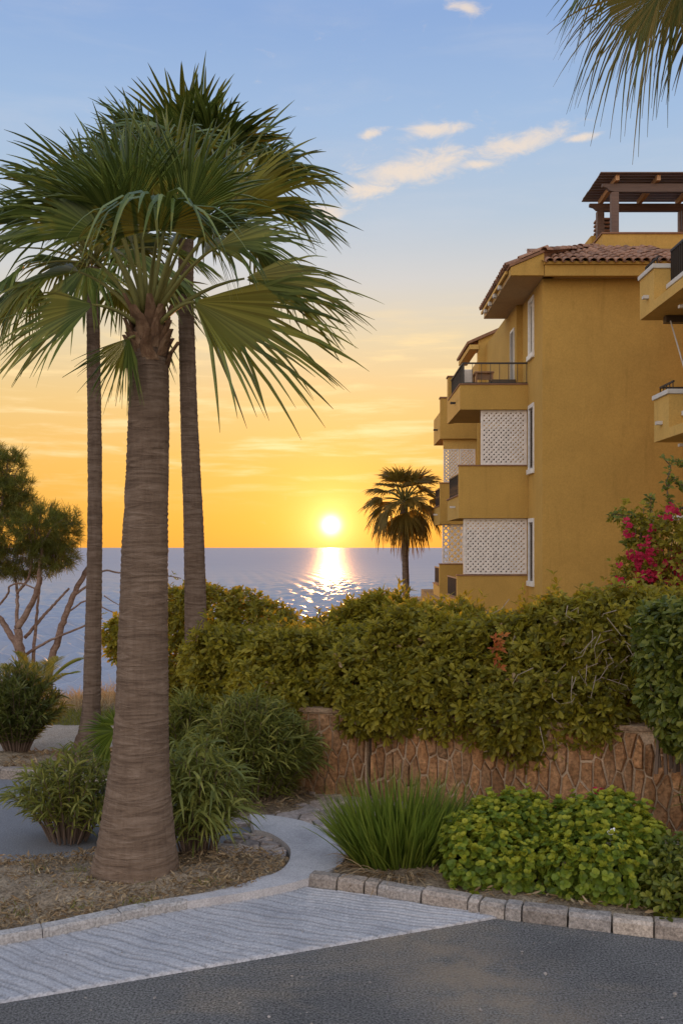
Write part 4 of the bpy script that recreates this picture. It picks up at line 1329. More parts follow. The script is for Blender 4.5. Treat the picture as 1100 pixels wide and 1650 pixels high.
beam(Ya - .02, 969, 297, 310)
beam(Yb_, 948.5, 329, 341)
zr0, zr1 = Z_(297, Ya) + .003, Z_(329, Yb_) + .003
for i in range(4):
    x = X_(992, Ya) + i * 1.105
    MB().bar((x - .03, Ya - .24, zr0 + .075 + .02), (x - .03, Yb_ + .12, zr1 + .075 - .01), .10, .15).build('rafter', M['timber_light'], pg)
nb = 11
for i in range(nb):
    y = Ya - .26 + (Yb_ - Ya + .5) * i / (nb - 1); z = zr0 + .19 + (zr1 - zr0) * (y - Ya) / (Yb_ - Ya)
    MB().box(X_(962, Ya) - .0 + random.uniform(-.01, .01), 11.6, y - .0835, y + .0835, z - .015, z + .012).build('board', M['timber'], pg)
wire = MB().tube([(X_(1097, 26.6), 26.6, zt), (X_(1097, 26.6), 26.6, Z_(340, 26.6))], .02, 6)
wire.build('pole', M['iron'], pg)

# ---- neighbouring block cropped by the right edge
nbg = empty('apartment_building', (9, 18, 0)); tag(nbg, 'pale yellow apartment block with white topped balconies at the right edge', 'building')
MB().box(7.62, 13, 12, 21.9, -1, 12.0).build('wall', ST2, nbg)


def corner_balcony(Yn, Yf, xl, zt, zb, zlow, zrail, pw=.36, dark=True):
    m = MB(); t = .16
    m.box(xl, 7.615, Yf - 5, Yf, zb, zb + .2)
    m.box(xl, xl + pw, Yn, Yf, zb + .2, zt)
    m.box(xl + pw - .06, 7.615, Yf - t, Yf, zb + .2, zt) if False else None
    m.box(xl + .28, xl + .28 + t, Yn - 5, Yn, zb + .2, zlow)
    o = m.build('balcony', ST2, nbg)
    c = MB(); c.box(xl - .04, xl + pw + .03, Yn - .03, Yf + .03, zt + .002, zt + .10)
    c.box(xl + .24, xl + .30 + t, Yn - 5, Yn - .032, zlow + .002, zlow + .10)
    c.build('coping', M['coping'], o, bevel=.012)
    r_ = MB(); x = xl + .36
    r_.bar((x, Yn - .02, zrail), (x, Yn - 4.5, zrail), .05, .05)
    r_.bar((xl + .1, Yf - .1, zt + .26), (xl + .1, Yn, zt + .26), .035, .035); r_.bar((xl + .1, Yf - .1, zt + .26), (7.6, Yf - .1, zt + .26), .035, .035)
    for k in range(8): r_.bar((xl + .1 + k * .13, Yf - .1, zt + .1), (xl + .1 + k * .13, Yf - .1, zt + .26), .016, .016)
    for k in range(5): r_.bar((xl + .1, Yf - .1 - k * .2, zt + .1), (xl + .1, Yf - .1 - k * .2, zt + .26), .016, .016)
    n = 34
    for k in range(n): r_.bar((x, Yn - .06 - k * .13, zlow + .1), (x, Yn - .06 - k * .13, zrail), .018, .05)
    r_.build('railing', M['iron'], o)
    return o


q1 = corner_balcony(21.0, 22.0, 6.6, 8.30, 7.43, 7.85, 8.66)
spout(q1, 6.6, 21.4, 7.80, L=.12, s=.06); spout(q1, 6.88, 20.2, 7.72, L=.14, s=.06)
q2 = corner_balcony(20.05, 21.0, 6.6, 5.50, 4.62, 5.05, 6.0)
spout(q2, 6.6, 20.5, 4.98, L=.12, s=.06)
q3 = corner_balcony(19.7, 20.5, 6.72, 2.94, 1.9, 2.45, 3.2)
for q, z in ((q1, 7.30), (q2, 4.48)):
    a = MB()
    for k in range(3): a.bar((6.85 + .05 * k, 20.2 - k * .35, z - .03 * k), (7.6, 20.2 - k * .35, z + .05), .1, .06)
    a.build('awning_arm', M['white'], q)
MB().box(7.02, 7.6, 21.5, 21.7, 7.28, 7.428).build('awning_box', M['shutter_brown'], q1)
MB().tube([(7.08, 21.4, 7.28), (7.16, 21.1, 6.6), (7.28, 20.8, 5.75)], .016, 5).build('awning_cord', M['coping'], q1)
MB().box(7.45, 7.61, 20.6, 21.3, 4.85, 7.25).build('window', M['dark_glass'], nbg)

# ================================================================== PALMS
def leaf_px(parent, heart, Y, hub, dy, axis, ay, reach, n_up=1.0, mat=None, half=75, n_y=-.4, sag=.14, **kw):
    hb = np.array(P(hub[0], hub[1], Y + dy))
    ax = np.array([axis[0], ay, -axis[1]], float)
    ax = ax / np.linalg.norm(ax)
    Rad = reach / F * Y
    nv = np.array([0, n_y, n_up]); nv = nv - ax * nv.dot(ax)
    return add_leaf(parent, heart, hb, ax, nv, Rad, mat or M['palm'], half=half, sag=sag, **kw)


YA = 7.15
pa = empty('palm_tree', (X_(218, YA), YA, 0))
tag(pa, 'big fan palm with thick flared trunk standing in the dry front bed', 'palm tree')
palm_trunk(pa, [(1432, 218, 160), (1425, 218, 154), (1395, 219, 138), (1335, 222, 119), (1260, 224, 101), (1203, 227, 91), (1120, 229, 84), (1050, 230, 80), (971, 232, 77), (850, 235, 72), (760, 238, 68), (680, 240, 65), (610, 241, 63), (560, 240, 58), (520, 240, 40)], YA, -.06, M['bark'], 3, pitch=.036, rel=.009)
hA = np.array(P(241, 520, YA))
boots(pa, hA[0], hA[1], Z_(590, YA), Z_(522, YA), .125, 26, M['boot'], 4)
J = lambda dx, dy, dz: hA + np.array([dx, dy, dz])
leaf_px(pa, J(.06, -.05, -.05), YA, (312, 486), -.35, (1, .42), -.10, 262, n_up=.75, n_y=-.75, half=52, droop=.10, tip=.22)
leaf_px(pa, J(.06, .02, 0), YA, (394, 449), .15, (1, .10), .1, 212, n_up=.8, n_y=-.7, half=50, droop=.12, tip=.28)
leaf_px(pa, J(-.06, -.05, -.03), YA, (150, 491), -.3, (-1, .40), -.1, 170, n_up=.75, n_y=-.7, half=56, droop=.14, tip=.3)
leaf_px(pa, J(-.05, 0, 0), YA, (128, 438), .15, (-1, .12), .1, 165, n_up=1, n_y=-.5, half=64, droop=.2, tip=.5)
leaf_px(pa, J(-.05, 0, .03), YA, (108, 385), .1, (-1, -.25), .1, 160, n_up=1, n_y=-.6, half=66, droop=.24, tip=.5)
leaf_px(pa, J(-.03, 0, .06), YA, (185, 345), -.1, (-.75, -.75), -.1, 215, n_up=.6, n_y=-.8, half=62, droop=.12, tip=.25)
leaf_px(pa, J(.03, .02, .06), YA, (362, 350), 0, (.72, -.72), .05, 205, n_up=.6, n_y=-.8, half=58, droop=.10, tip=.22)
leaf_px(pa, J(.0, -.06, .06), YA, (256, 372), -.75, (0, -.55), -.8, 165, n_up=1, n_y=-.2, half=95, droop=.42, tip=.9)
leaf_px(pa, J(.0, .04, .08), YA, (275, 330), .15, (.18, -1), .1, 190, n_up=.2, n_y=-1, half=66, droop=.06, tip=.2)
leaf_px(pa, J(-.02, .04, .08), YA, (222, 325), .2, (-.35, -1), .15, 180, n_up=.2, n_y=-1, half=66, droop=.06, tip=.25)
leaf_px(pa, J(-.03, -.04, -.12), YA, (208, 545), -.18, (-.45, 1), -.1, 100, n_up=.5, n_y=-.8, half=48, droop=.1, tip=.2)
leaf_px(pa, J(.05, -.04, .04), YA, (348, 398), -.35, (1, -.12), -.3, 165, n_up=.8, n_y=-.7, half=58, droop=.16, tip=.35)
leaf_px(pa, J(-.05, -.05, .04), YA, (165, 378), -.35, (-.95, -.35), -.3, 165, n_up=.7, n_y=-.8, half=58, droop=.12, tip=.3)
leaf_px(pa, J(.03, -.05, .05), YA, (302, 345), -.3, (.38, -.92), -.15, 170, n_up=.3, n_y=-1, half=58, droop=.05, tip=.18)
leaf_px(pa, J(-.03, -.05, .05), YA, (212, 345), -.3, (-.30, -.95), -.15, 165, n_up=.3, n_y=-1, half=58, droop=.05, tip=.18)
crown(pa, hA + np.array([0, .05, .02]), 8, .74, .72, M['palm'], 84, 48, seed=8, az0=1.0, pet_r=.012, droop=.08, tip=.2, half=62)

YB = 11.2
pb = empty('palm_tree', (X_(138, YB), YB, 0))
tag(pb, 'slender tall palm at the left with a flared foot beside the gravel path', 'palm tree')
palm_trunk(pb, [(1236, 136, 68), (1228, 137, 62), (1195, 142, 44), (1153, 147, 31), (1050, 150, 27), (884, 153, 23.5), (700, 153, 22), (560, 151, 21), (430, 150, 20)], YB, -.04, M['bark_thin'], 5, pitch=.06, rel=.006, n=26, step=.022)
hB = np.array(P(150, 425, YB))
crown(pb, hB, 26, .80, .84, M['palm'], 82, -28, seed=21, pet_r=.010, nseg=26, tip=.45, droop=.16, half=62)

YC = 12.0
pc_ = empty('palm_tree', (X_(318, YC), YC, 0))
tag(pc_, 'tallest slender palm rising behind the big oleander, right of the thick trunk', 'palm tree')
palm_trunk(pc_, [(1212, 318, 46), (1140, 317, 39), (1000, 316, 35.5), (850, 312, 32), (700, 306, 28.5), (600, 303, 26), (480, 300, 25), (385, 300, 24)], YC, -.04, M['bark_thin'], 6, pitch=.06, rel=.008, n=28, step=.022)
hC = np.array(P(302, 375, YC))
crown(pc_, hC, 25, 1.05, 1.05, M['palm'], 86, 6, seed=35, pet_r=.011, nseg=27, tip=.45, droop=.16, half=60)

YD = 37.0
pd = empty('palm_tree', (X_(652, YD), YD, 0))
tag(pd, 'small distant palm silhouetted against the sea beside the setting sun', 'palm tree')
palm_trunk(pd, [(990, 654, 12), (960, 654, 11), (900, 652.5, 11), (830, 651, 13), (805, 651, 12)], YD, -.05, M['bark_thin'], 7, pitch=.12, rel=.012, n=18, step=.05)
hD = np.array(P(651, 808, YD))
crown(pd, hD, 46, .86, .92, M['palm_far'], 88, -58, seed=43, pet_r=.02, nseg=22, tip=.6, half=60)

YE = 6.9
pe = empty('palm_tree', (X_(1215, YE), YE, 0))
tag(pe, 'palm whose drooping browned fronds hang in at the top right corner', 'palm tree')
palm_trunk(pe, [(1440, 1215, 130), (1300, 1212, 95), (900, 1205, 80), (400, 1200, 74), (-60, 1200, 70)], YE, -.05, M['bark'], 9, pitch=.045, rel=.01, n=32, step=.02)
hE = np.array(P(1200, -110, YE))
leaf_px(pe, hE, YE, (1064, -12), -.25, (-.80, .62), -.05, 172, n_up=.45, n_y=-.9, half=40, mat=M['palm_dry'], droop=.20, tip=.95, nseg=34, s0=.5)
leaf_px(pe, hE, YE, (1096, -30), .05, (-.35, .92), .10, 132, n_up=.6, n_y=-.7, half=64, mat=M['palm_dry'], droop=.24, tip=1.0, nseg=44)
leaf_px(pe, hE, YE, (1030, -62), .5, (-1, .18), .2, 150, n_up=1, n_y=-.1, half=70, mat=M['palm'], droop=.25, tip=.9)
leaf_px(pe, hE, YE, (1150, -20), .3, (-.1, .9), .3, 140, n_up=.5, n_y=-.8, half=70, mat=M['palm_dry'], droop=.2, tip=.7)
crown(pe, hE, 14, .9, .9, M['palm'], 84, 20, seed=52, az0=.4)

# ================================================================== PINE AND THE LEFT EDGE
YP = 16.2
pine = empty('pine_tree', P(60, 1085, YP)); tag(pine, 'small coastal pine with bare twisting limbs at the left edge above the sea', 'pine tree')
def limb(pts, r0, r1, dy=(0, 0), name='limb', par=None, mat=None):
    n = max(10, len(pts) * 5)
    sp = smooth_path([np.array(P(p[0], p[1], YP + dy[0] + (dy[1] - dy[0]) * i / max(1, len(pts) - 1))) for i, p in enumerate(pts)], n)
    sp[1:-1] += rng.normal(size=(n - 2, 3)) * r0 / F * YP * .12
    return MB().tube(sp, [(r0 + (r1 - r0) * i / (n - 1)) / F * YP for i in range(n)], 8).build(name, mat or M['pine_bark'], par or pine, True)
tr = limb([(58, 1150), (44, 1090), (36, 1060), (28, 1012)], 10, 6, (0, -.1), 'trunk')
limb([(28, 1012), (45, 985), (60, 950), (66, 905), (70, 870)], 5.5, 2.5, (-.1, -.3))
limb([(40, 1070), (22, 1030), (2, 1000), (-30, 960), (-45, 900)], 6, 3, (0, .3))
limb([(80, 1130), (82, 1070), (97, 1020), (108, 985), (122, 950), (138, 922), (148, 905)], 6.5, 3.5, (.2, .2))
limb([(28, 1012), (28, 970), (28, 955), (24, 930), (12, 905)], 3.2, 1.6, (-.1, .2))
limb([(28, 955), (44, 935), (52, 905), (50, 870)], 2.4, 1.4, (0, -.2))
limb([(40, 1028), (62, 1003), (74, 988), (92, 970), (112, 948)], 3, 1.8, (.1, .3))
limb([(54, 1100), (55, 1047), (59, 1000), (63, 960), (68, 930)], 3.4, 1.4, (.15, 0))
limb([(42, 1055), (62, 1042), (90, 1028), (138, 1008), (165, 996)], 2.6, 1.2, (.1, -.1))
limb([(-10, 985), (5, 968), (14, 955), (16, 945), (34, 940), (56, 948)], 2.0, 1.2, (.2, -.2))
limb([(118, 960), (140, 945), (166, 920), (194, 923), (240, 922), (292, 932)], 2.2, .8, (.2, .1))
limb([(112, 985), (140, 968), (168, 980), (194, 992), (210, 1000)], 1.5, .7, (.2, .1))
limb([(168, 960), (180, 968), (192, 975)], 1.1, .6, (.2, .1))
limb([(60, 900), (30, 860), (5, 830), (-20, 780)], 3, 1.2, (-.2, 0))
limb([(68, 880), (85, 850), (100, 838)], 2.2, 1, (-.3, -.2))
limb([(-20, 900), (0, 830), (10, 770), (14, 735)], 3.2, 1.2, (0, .1))
def pb_(px, py, rx, ry, dy=0): p = P(px, py, YP + dy); k = YP / F; return (p.x, p.y, p.z, rx * k, (rx + ry) * .5 * k, ry * k)
pblobs = [pb_(12, 860, 45, 36), pb_(60, 850, 40, 28, -.3), pb_(95, 862, 30, 26, .1), pb_(40, 900, 55, 26, .2), pb_(88, 895, 34, 18, -.2), pb_(-15, 900, 40, 30, .2),
          pb_(14, 760, 24, 24), pb_(-5, 800, 40, 26, .3), pb_(30, 785, 20, 14, -.2), pb_(-15, 745, 26, 28, .1), pb_(78, 830, 20, 14, 0), pb_(112, 838, 12, 14, 0), pb_(20, 735, 14, 10, .1), pb_(35, 812, 24, 14, .1),
          pb_(-70, 860, 60, 50, .3), pb_(-80, 780, 60, 50, .2)]
tp, tn = blob_points(pblobs, 130, ((1, 1), (.75, .6)), jit=.035)
n_ = len(tp); kk = 20
idx = np.repeat(np.arange(n_), kk)
dn = nrm(nrm(tn[idx] + np.array([0, 0, .5])) * .8 + rng.normal(size=(n_ * kk, 3)) * .75)
foliage('needles', [ribbons(tp[idx] + rng.normal(size=(n_ * kk, 3)) * .02, dn, rng.uniform(.08, .15, n_ * kk), np.full(n_ * kk, .0075), rng.uniform(0, .2, n_ * kk), 1, 0, .6, 'flat')], M['needle'], pine)
tw = MB()
for i in rng.choice(n_, 260, replace=False):
    q = tp[i]; d_ = nrm((tn[i] + np.array([0, 0, .4]))[None])[0]
    tw.tube([q - d_ * .28 + rng.normal(size=3) * .05, q - d_ * .1, q + d_ * .03], [.010, .007, .004], 4, False)
tw.build('twig', M['twig'], pine)['kind'] = 'stuff'
# sparse leaves out on the far right twig
lp = np.array([P(px, py, YP + .1) for px, py in ((272, 930), (280, 926), (286, 935), (294, 950), (286, 952), (274, 962), (272, 957), (298, 940), (168, 990), (186, 1003), (200, 1000))])
foliage('leaves', [rosettes(lp, np.tile([0, -.4, .6], (len(lp), 1)), 4, .07, .03)], M['oleander'], pine)


# ---- strap-leaved and whorled shrubs
def oleander(name, label, c, rx, ry, h, ns, leaf, lw, mat, seed, whorl=3, lean=.5, base_r=.1, cat='shrub', droop=.18, z0=.04, wedge=.25, dens=1.0):
    global rng
    rs = rng; rng = np.random.default_rng(seed)
    root = empty(name, (c[0], c[1], z0)); tag(root, label, cat)
    st = MB(); Bs, Ds, Ls = [], [], []
    for i in range(ns):
        az = i * 2.39996; rr = math.sqrt((i + .5) / ns)
        tip_ = np.array([c[0] + math.cos(az) * rx * rr, c[1] + math.sin(az) * ry * rr, z0 + h * (1 - .55 * rr ** 2.2) * rng.uniform(.82, 1.06)])
        b0 = np.array([c[0] + math.cos(az) * base_r * rr, c[1] + math.sin(az) * base_r * rr, z0 - .03])
        mid = (b0 + tip_) / 2 + np.array([-(tip_[0] - b0[0]) * .12, -(tip_[1] - b0[1]) * .12, h * .12])
        t = np.linspace(0, 1, 9)[:, None]
        path = (1 - t) ** 2 * b0 + 2 * t * (1 - t) * mid + t ** 2 * tip_
        st.tube(path[::2], [.009, .008, .006, .004, .003], 4, False)
        nn = int((12 + 10 * h) * dens)
        for j in range(nn):
            s = wedge + (1 - wedge) * (j + rng.uniform()) / nn
            p = (1 - s) ** 2 * b0 + 2 * s * (1 - s) * mid + s ** 2 * tip_
            tg = 2 * (1 - s) * (mid - b0) + 2 * s * (tip_ - mid); tg = tg / np.linalg.norm(tg)
            T1, T2 = frames(tg[None])
            for k in range(whorl):
                a = k * 6.283 / whorl + j * 1.1 + rng.normal() * .3
                sp = rng.uniform(.35, 1.0)
                dd_ = tg * (1 - .35 * sp) + (T1[0] * math.cos(a) + T2[0] * math.sin(a)) * sp
                Bs.append(p); Ds.append(dd_); Ls.append(leaf * rng.uniform(.65, 1.15) * (.75 + .25 * s))
    Bs, Ds, Ls = np.array(Bs), np.array(Ds), np.array(Ls)
    st.build('stem', M['twig'], root)['kind'] = 'stuff'
    foliage('foliage', [ribbons(Bs, Ds, Ls, Ls * lw, rng.uniform(.3, 1.6, len(Ls)) * droop, 4, .22, .5, 'lance')], mat, root)
    rng = rs
    return root


g0 = G(30, 1222)
oleander('oleander_bush', 'dense dark oleander bush at the left edge beside the far kerb', (X_(28, 11.25), 11.25), .56, .45, 1.02, 110, .13, .14, M['oleander_dark'], 61, z0=.06, dens=1.2)
oleander('oleander_bush', 'straggly oleander left of the thick palm trunk, bare below', (X_(112, 8.15), 8.15), .52, .4, .72, 54, .16, .12, M['oleander'], 62, wedge=.25, droop=.4, dens=.85, base_r=.16, z0=.03)
oleander('oleander_bush', 'arching strap leaved shrub against the right side of the thick palm trunk', (X_(318, 7.75), 7.75), .40, .36, .86, 46, .27, .085, M['strap'], 63, wedge=.2, droop=.62, base_r=.14, z0=.05, dens=.7)
oleander('oleander_bush', 'big rounded oleander bush in front of the stone wall and slender palm', (X_(405, 9.35), 9.35), .66, .50, .98, 180, .18, .09, M['oleander'], 64, droop=.42, base_r=.30, z0=.04, dens=1.25, wedge=.12)
oleander('oleander_bush', 'tall thin oleander shoots rising between the two right palm trunks', (X_(300, 9.9), 9.9), .32, .3, .95, 46, .19, .095, M['oleander'], 65, droop=.3, base_r=.16, z0=.04)

# young fan palm peeping out behind the thick trunk
yf = empty('fan_palm', (X_(196, 9.3), 9.3, .02)); tag(yf, 'young bright green fan palm peeping out behind the thick trunk', 'young palm')
hf = np.array(P(200, 1228, 9.3))
for (hub, ax, ay, rc, hf_) in (((186, 1178), (-1, .25), -.1, 62, 60), ((178, 1205), (-.8, .8), -.1, 45, 50), ((215, 1185), (.6, -.4), .2, 55, 60), ((190, 1168), (-.4, -.6), .3, 40, 60)):
    leaf_px(yf, hf, 9.3, hub, 0, ax, ay, rc, n_up=.4, n_y=-1, half=hf_, mat=M['blade'], nseg=24, droop=.1, tip=.15, pet_r=.006)

# feathery young palm above the left bush
yp = empty('young_palm', (X_(70, 12.6), 12.6, .02)); tag(yp, 'yellow green feathery young palm behind the dark left bush', 'young palm')
hp = np.array(P(66, 1118, 12.6))
for i, (px, py, up_) in enumerate(((28, 1052, .25), (135, 1062, .3), (122, 1085, .25), (95, 1060, .2), (50, 1070, .2), (8, 1078, .3), (-25, 1070, .3), (75, 1066, .1))):
    e_ = np.array(P(px, py, 12.6 + (-.3, .1, -.4, .4, .3, -.2, .2, -.3)[i]))
    t = np.linspace(.12, 1, 46)[:, None]
    mid = (hp + e_) / 2 + np.array([0, 0, up_ * .55])
    cpts = (1 - t) ** 2 * hp + 2 * t * (1 - t) * mid + t ** 2 * e_
    tg = nrm(2 * (1 - t) * (mid - hp) + 2 * t * (e_ - mid))
    sdv = nrm(np.cross(tg, np.array([0, 0, 1.0]))); upv = np.cross(sdv, tg)
    ds = np.concatenate([nrm(tg * .8 + sdv * .8 + upv * .25), nrm(tg * .8 - sdv * .8 + upv * .25)])
    bs = np.concatenate([cpts, cpts]); ln_ = np.concatenate([.20 * np.sin(np.pi * (t[:, 0] * .8 + .12))] * 2) + .03
    fo = foliage('leaf', [ribbons(bs, ds, ln_, np.full(len(bs), .014), np.full(len(bs), .15), 3, .2, .2, 'blade')], M['lawn'], yp, kind=None)
    MB().tube(np.vstack([hp, cpts[::6]]), [.010] + [.006] * len(cpts[::6]), 4).build('petiole', M['petiole'], fo)

# dry grass on the brink, lawn strip
n_ = 5200
gx = rng.uniform(-7.5, -1.4, n_); gy = rng.uniform(14.6, 16.3, n_)
dry = foliage('dry_grass', [ribbons(np.column_stack([gx, gy, np.full(n_, -.06)]), np.column_stack([rng.normal(size=n_) * .35, rng.normal(size=n_) * .3, np.ones(n_)]),
      rng.uniform(.22, .62, n_) * (.75 + .25 * np.sin(gx * 3.1)), np.full(n_, .010), rng.uniform(.05, .5, n_), 3, 0, .6)], M['drygrass'])
n_ = 9000
gx = rng.uniform(-8, -1.5, n_); gy = rng.uniform(13.15, 14.7, n_)
foliage('lawn', [ribbons(np.column_stack([gx, gy, np.full(n_, -.03)]), np.column_stack([rng.normal(size=n_) * .4, rng.normal(size=n_) * .4, np.ones(n_)]),
      rng.uniform(.07, .17, n_), np.full(n_, .010), rng.uniform(.1, .5, n_), 2, 0, .6)], M['lawn'])


# ================================================================== HEDGES
def shrub(name, label, blobs, mat, dens, k, l, w, shape='spoon', zmin=None, cat='hedge', shells=((1.0, 1.0), (.88, .8), (.72, .55)), seed=0, extra=None, stems=40, tilt=(30, 85), stem_z=.7, up=.35, jit=.035):
    global rng
    rs = rng; rng = np.random.default_rng(seed)
    B = np.array(blobs); c = B[:, :3].mean(0)
    root = empty(name, (c[0], c[1], stem_z)); tag(root, label, cat)
    Pp, Nn = blob_points(blobs, dens, shells, zmin, jit)
    pt = [rosettes(Pp, Nn, k, l, w, tilt, shape=shape, up=up)]
    if cat == 'hedge' or shape == 'lance':      # young shoots standing proud of the mass
        top = np.where((Nn[:, 2] > -.1) & (rng.uniform(size=len(Pp)) < .035))[0]
        for hh in (.05, .10, .15):
            pt.append(rosettes(Pp[top] + (Nn[top] * .5 + np.array([0, 0, .8])) * hh * rng.uniform(.6, 1.3, (len(top), 1)), Nn[top], 4, l * .9, w * .9, (25, 65), shape=shape, up=1.2))
    foliage('foliage', pt, mat, root)
    if cat == 'hedge':
        dl = np.where(rng.uniform(size=len(Pp)) < .03)[0]
        foliage('dry_leaves', [rosettes(Pp[dl], Nn[dl], 4, l * .8, w * .8, (30, 90), shape=shape, up=-.2)], M['dead'], root)
    st = MB()
    if stems:
        for i in rng.choice(len(Pp), min(stems, len(Pp)), replace=False):
            q = Pp[i] - Nn[i] * .03; b0 = np.array([c[0] + (q[0] - c[0]) * .75, q[1] * .4 + c[1] * .6, stem_z - .05])
            j = np.argmin(((B[:, :3] - q) ** 2).sum(1)); m_ = B[j, :3] * .6 + q * .2 + b0 * .2 + rng.normal(size=3) * .06
            t = np.linspace(0, 1, 6)[:, None]
            st.tube((1 - t) ** 2 * b0 + 2 * t * (1 - t) * m_ + t ** 2 * q, [.016, .013, .011, .008, .006, .004], 5, False)
        st.build('branch', M['twig'], root)['kind'] = 'stuff'
    rng = rs
    return root, Pp, Nn


def hb(px, py, Y, rx, ry, rz):
    """blob centred on a photo position; radii in metres"""
    p = P(px, py, Y); return (p.x, p.y, p.z, rx, ry, rz)


r9 = np.random.default_rng(77)
def row(pxs, ytop, ybot, yd0, yd1, n, depth=.45):
    """blobs that fill the band between two photo lines along a hedge"""
    out = []
    for i in range(n):
        t = (i + .5) / n; px = pxs[0] + (pxs[1] - pxs[0]) * t + r9.normal() * 12
        Yc = yd0 + (yd1 - yd0) * t
        yt, yb = np.interp(px, *zip(*ytop)), np.interp(px, *zip(*ybot))
        for (f, dY, sz) in ((.20, .45, 1.0), (.52, .18, 1.0), (.80, .0, .8)):
            py = yt + 14 + (yb - yt) * f + r9.normal() * 13
            hh = (yb - yt) / F * Yc
            rr = hh * .28 * sz * r9.uniform(.68, 1.3)
            out.append((X_(px, Yc + dY), Yc + dY + r9.normal() * .13, Z_(py, Yc + dY), rr * r9.uniform(1.0, 1.4), rr * r9.uniform(.9, 1.2), rr * r9.uniform(.85, 1.1)))
        out.append((X_(px, Yc + .8), Yc + .8, Z_(yt + 52, Yc + .8), .36, .36, .30))
    return out


topM = [(590, 1012), (650, 1000), (720, 996), (800, 1008), (860, 1000), (930, 988), (1000, 974), (1060, 970), (1140, 964)]
botM = [(590, 1122), (640, 1146), (700, 1154), (780, 1174), (850, 1192), (900, 1188), (960, 1178), (1010, 1166), (1060, 1142), (1140, 1150)]
bl = row((600, 1060), topM, botM, 9.55, 8.35, 13)
hedge1, hp1, hn1 = shrub('hedge', 'long golden green clipped hedge spilling over the long stone wall', bl, M['pitto'], 205, 7, .075, .030, seed=101, stems=60)
topL = [(330, 1018), (400, 1012), (470, 1010), (520, 1014), (600, 1012)]
botL = [(330, 1160), (420, 1162), (500, 1148), (590, 1150)]
bl = row((352, 588), topL, botL, 10.25, 9.6, 8)
shrub('hedge', 'lower glowing hedge section over the short wall, under the sun', bl, M['pitto'], 190, 7, .08, .031, seed=102, stems=40)
bl = [hb(285, 1000, 13.2, .38, .4, .40), hb(330, 990, 13, .42, .4, .34), hb(385, 1000, 13, .45, .4, .36), hb(430, 1012, 12.8, .35, .35, .3), hb(195, 1028, 14, .16, .2, .3), hb(300, 1060, 13, .5, .4, .55), hb(360, 1060, 12.8, .5, .4, .5), hb(270, 1090, 13.2, .4, .4, .5), hb(180, 1020, 14, .12, .15, .14), hb(450, 1050, 12.6, .4, .4, .4)]
shrub('bush', 'olive bush behind the palms where the hedge begins, seen against the sea', bl, M['pitto'], 150, 7, .085, .032, seed=103, cat='shrub', stems=30, stem_z=-.05)
bl = [hb(600, 1002, 12.2, .30, .3, .22), hb(636, 995, 12, .26, .3, .20), hb(560, 1012, 12.2, .28, .28, .16), hb(690, 1004, 11.8, .35, .3, .18), hb(612, 976, 12.1, .15, .2, .12), hb(525, 1016, 12.2, .22, .22, .10), hb(580, 985, 12.1, .12, .15, .08), hb(640, 975, 12, .10, .12, .06), hb(740, 1004, 11.5, .3, .3, .16)]
shrub('bush', 'bush poking above the hedge below the distant palm', bl, M['pitto'], 170, 6, .125, .036, shape='lance', seed=104, cat='shrub', stems=20, tilt=(20, 75))
bl = [hb(1075, 1010, 7.9, .20, .3, .16), hb(1092, 1060, 7.75, .25, .3, .22), hb(1085, 1120, 7.65, .2, .28, .2), hb(1105, 1165, 7.6, .2, .25, .2), hb(1150, 1040, 7.6, .35, .35, .3), hb(1150, 1150, 7.5, .35, .3, .3), hb(1060, 1045, 7.95, .12, .2, .12), hb(1072, 1090, 7.75, .12, .2, .14)]
shrub('bush', 'darker glossy green bush at the right edge hanging over the wall', bl, M['pitto_dark'], 230, 6, .07, .034, seed=105, cat='shrub', stems=20)
bl = [hb(950, 1012, 9.4, .4, .4, .2), hb(1010, 1000, 9.3, .4, .4, .2), hb(1070, 992, 9.1, .4, .4, .2), hb(880, 1015, 9.6, .35, .35, .18), hb(820, 1018, 9.9, .35, .35, .14)]
shrub('bush', 'low leafy bush along the foot of the yellow building behind the hedge', bl, M['pitto'], 190, 7, .07, .028, seed=106, cat='shrub', stems=10)
# bare grey twigs showing through the hedge
bt = MB()
for i in range(46):
    p0 = np.array(P(r9.normal(975, 50), r9.normal(1060, 40), 8.40)); d_ = np.array([r9.normal() * .5 - .3, -.12, -r9.uniform(.1, 1)]); d_ /= np.linalg.norm(d_)
    L = r9.uniform(.10, .26); c_ = r9.normal(size=3) * .07
    bt.tube([p0, p0 + d_ * L * .35 + c_ * .5, p0 + d_ * L * .7 + c_, p0 + d_ * L + c_ * .6], [.0035, .003, .0025, .0015], 4, False)
tw_ = bt.build('bare_twigs', M['dry_twig'], hedge1); tw_['kind'] = 'stuff'
# a few red leaves in the middle of the hedge
k_ = np.array([P(r9.normal(803, 9), r9.normal(1045, 11), 8.72) for _ in range(9)])
rl = foliage('red_leaves', [rosettes(k_, np.tile([0, -1, .4], (9, 1)), 5, .055, .026)], M['red_leaf'], hedge1)

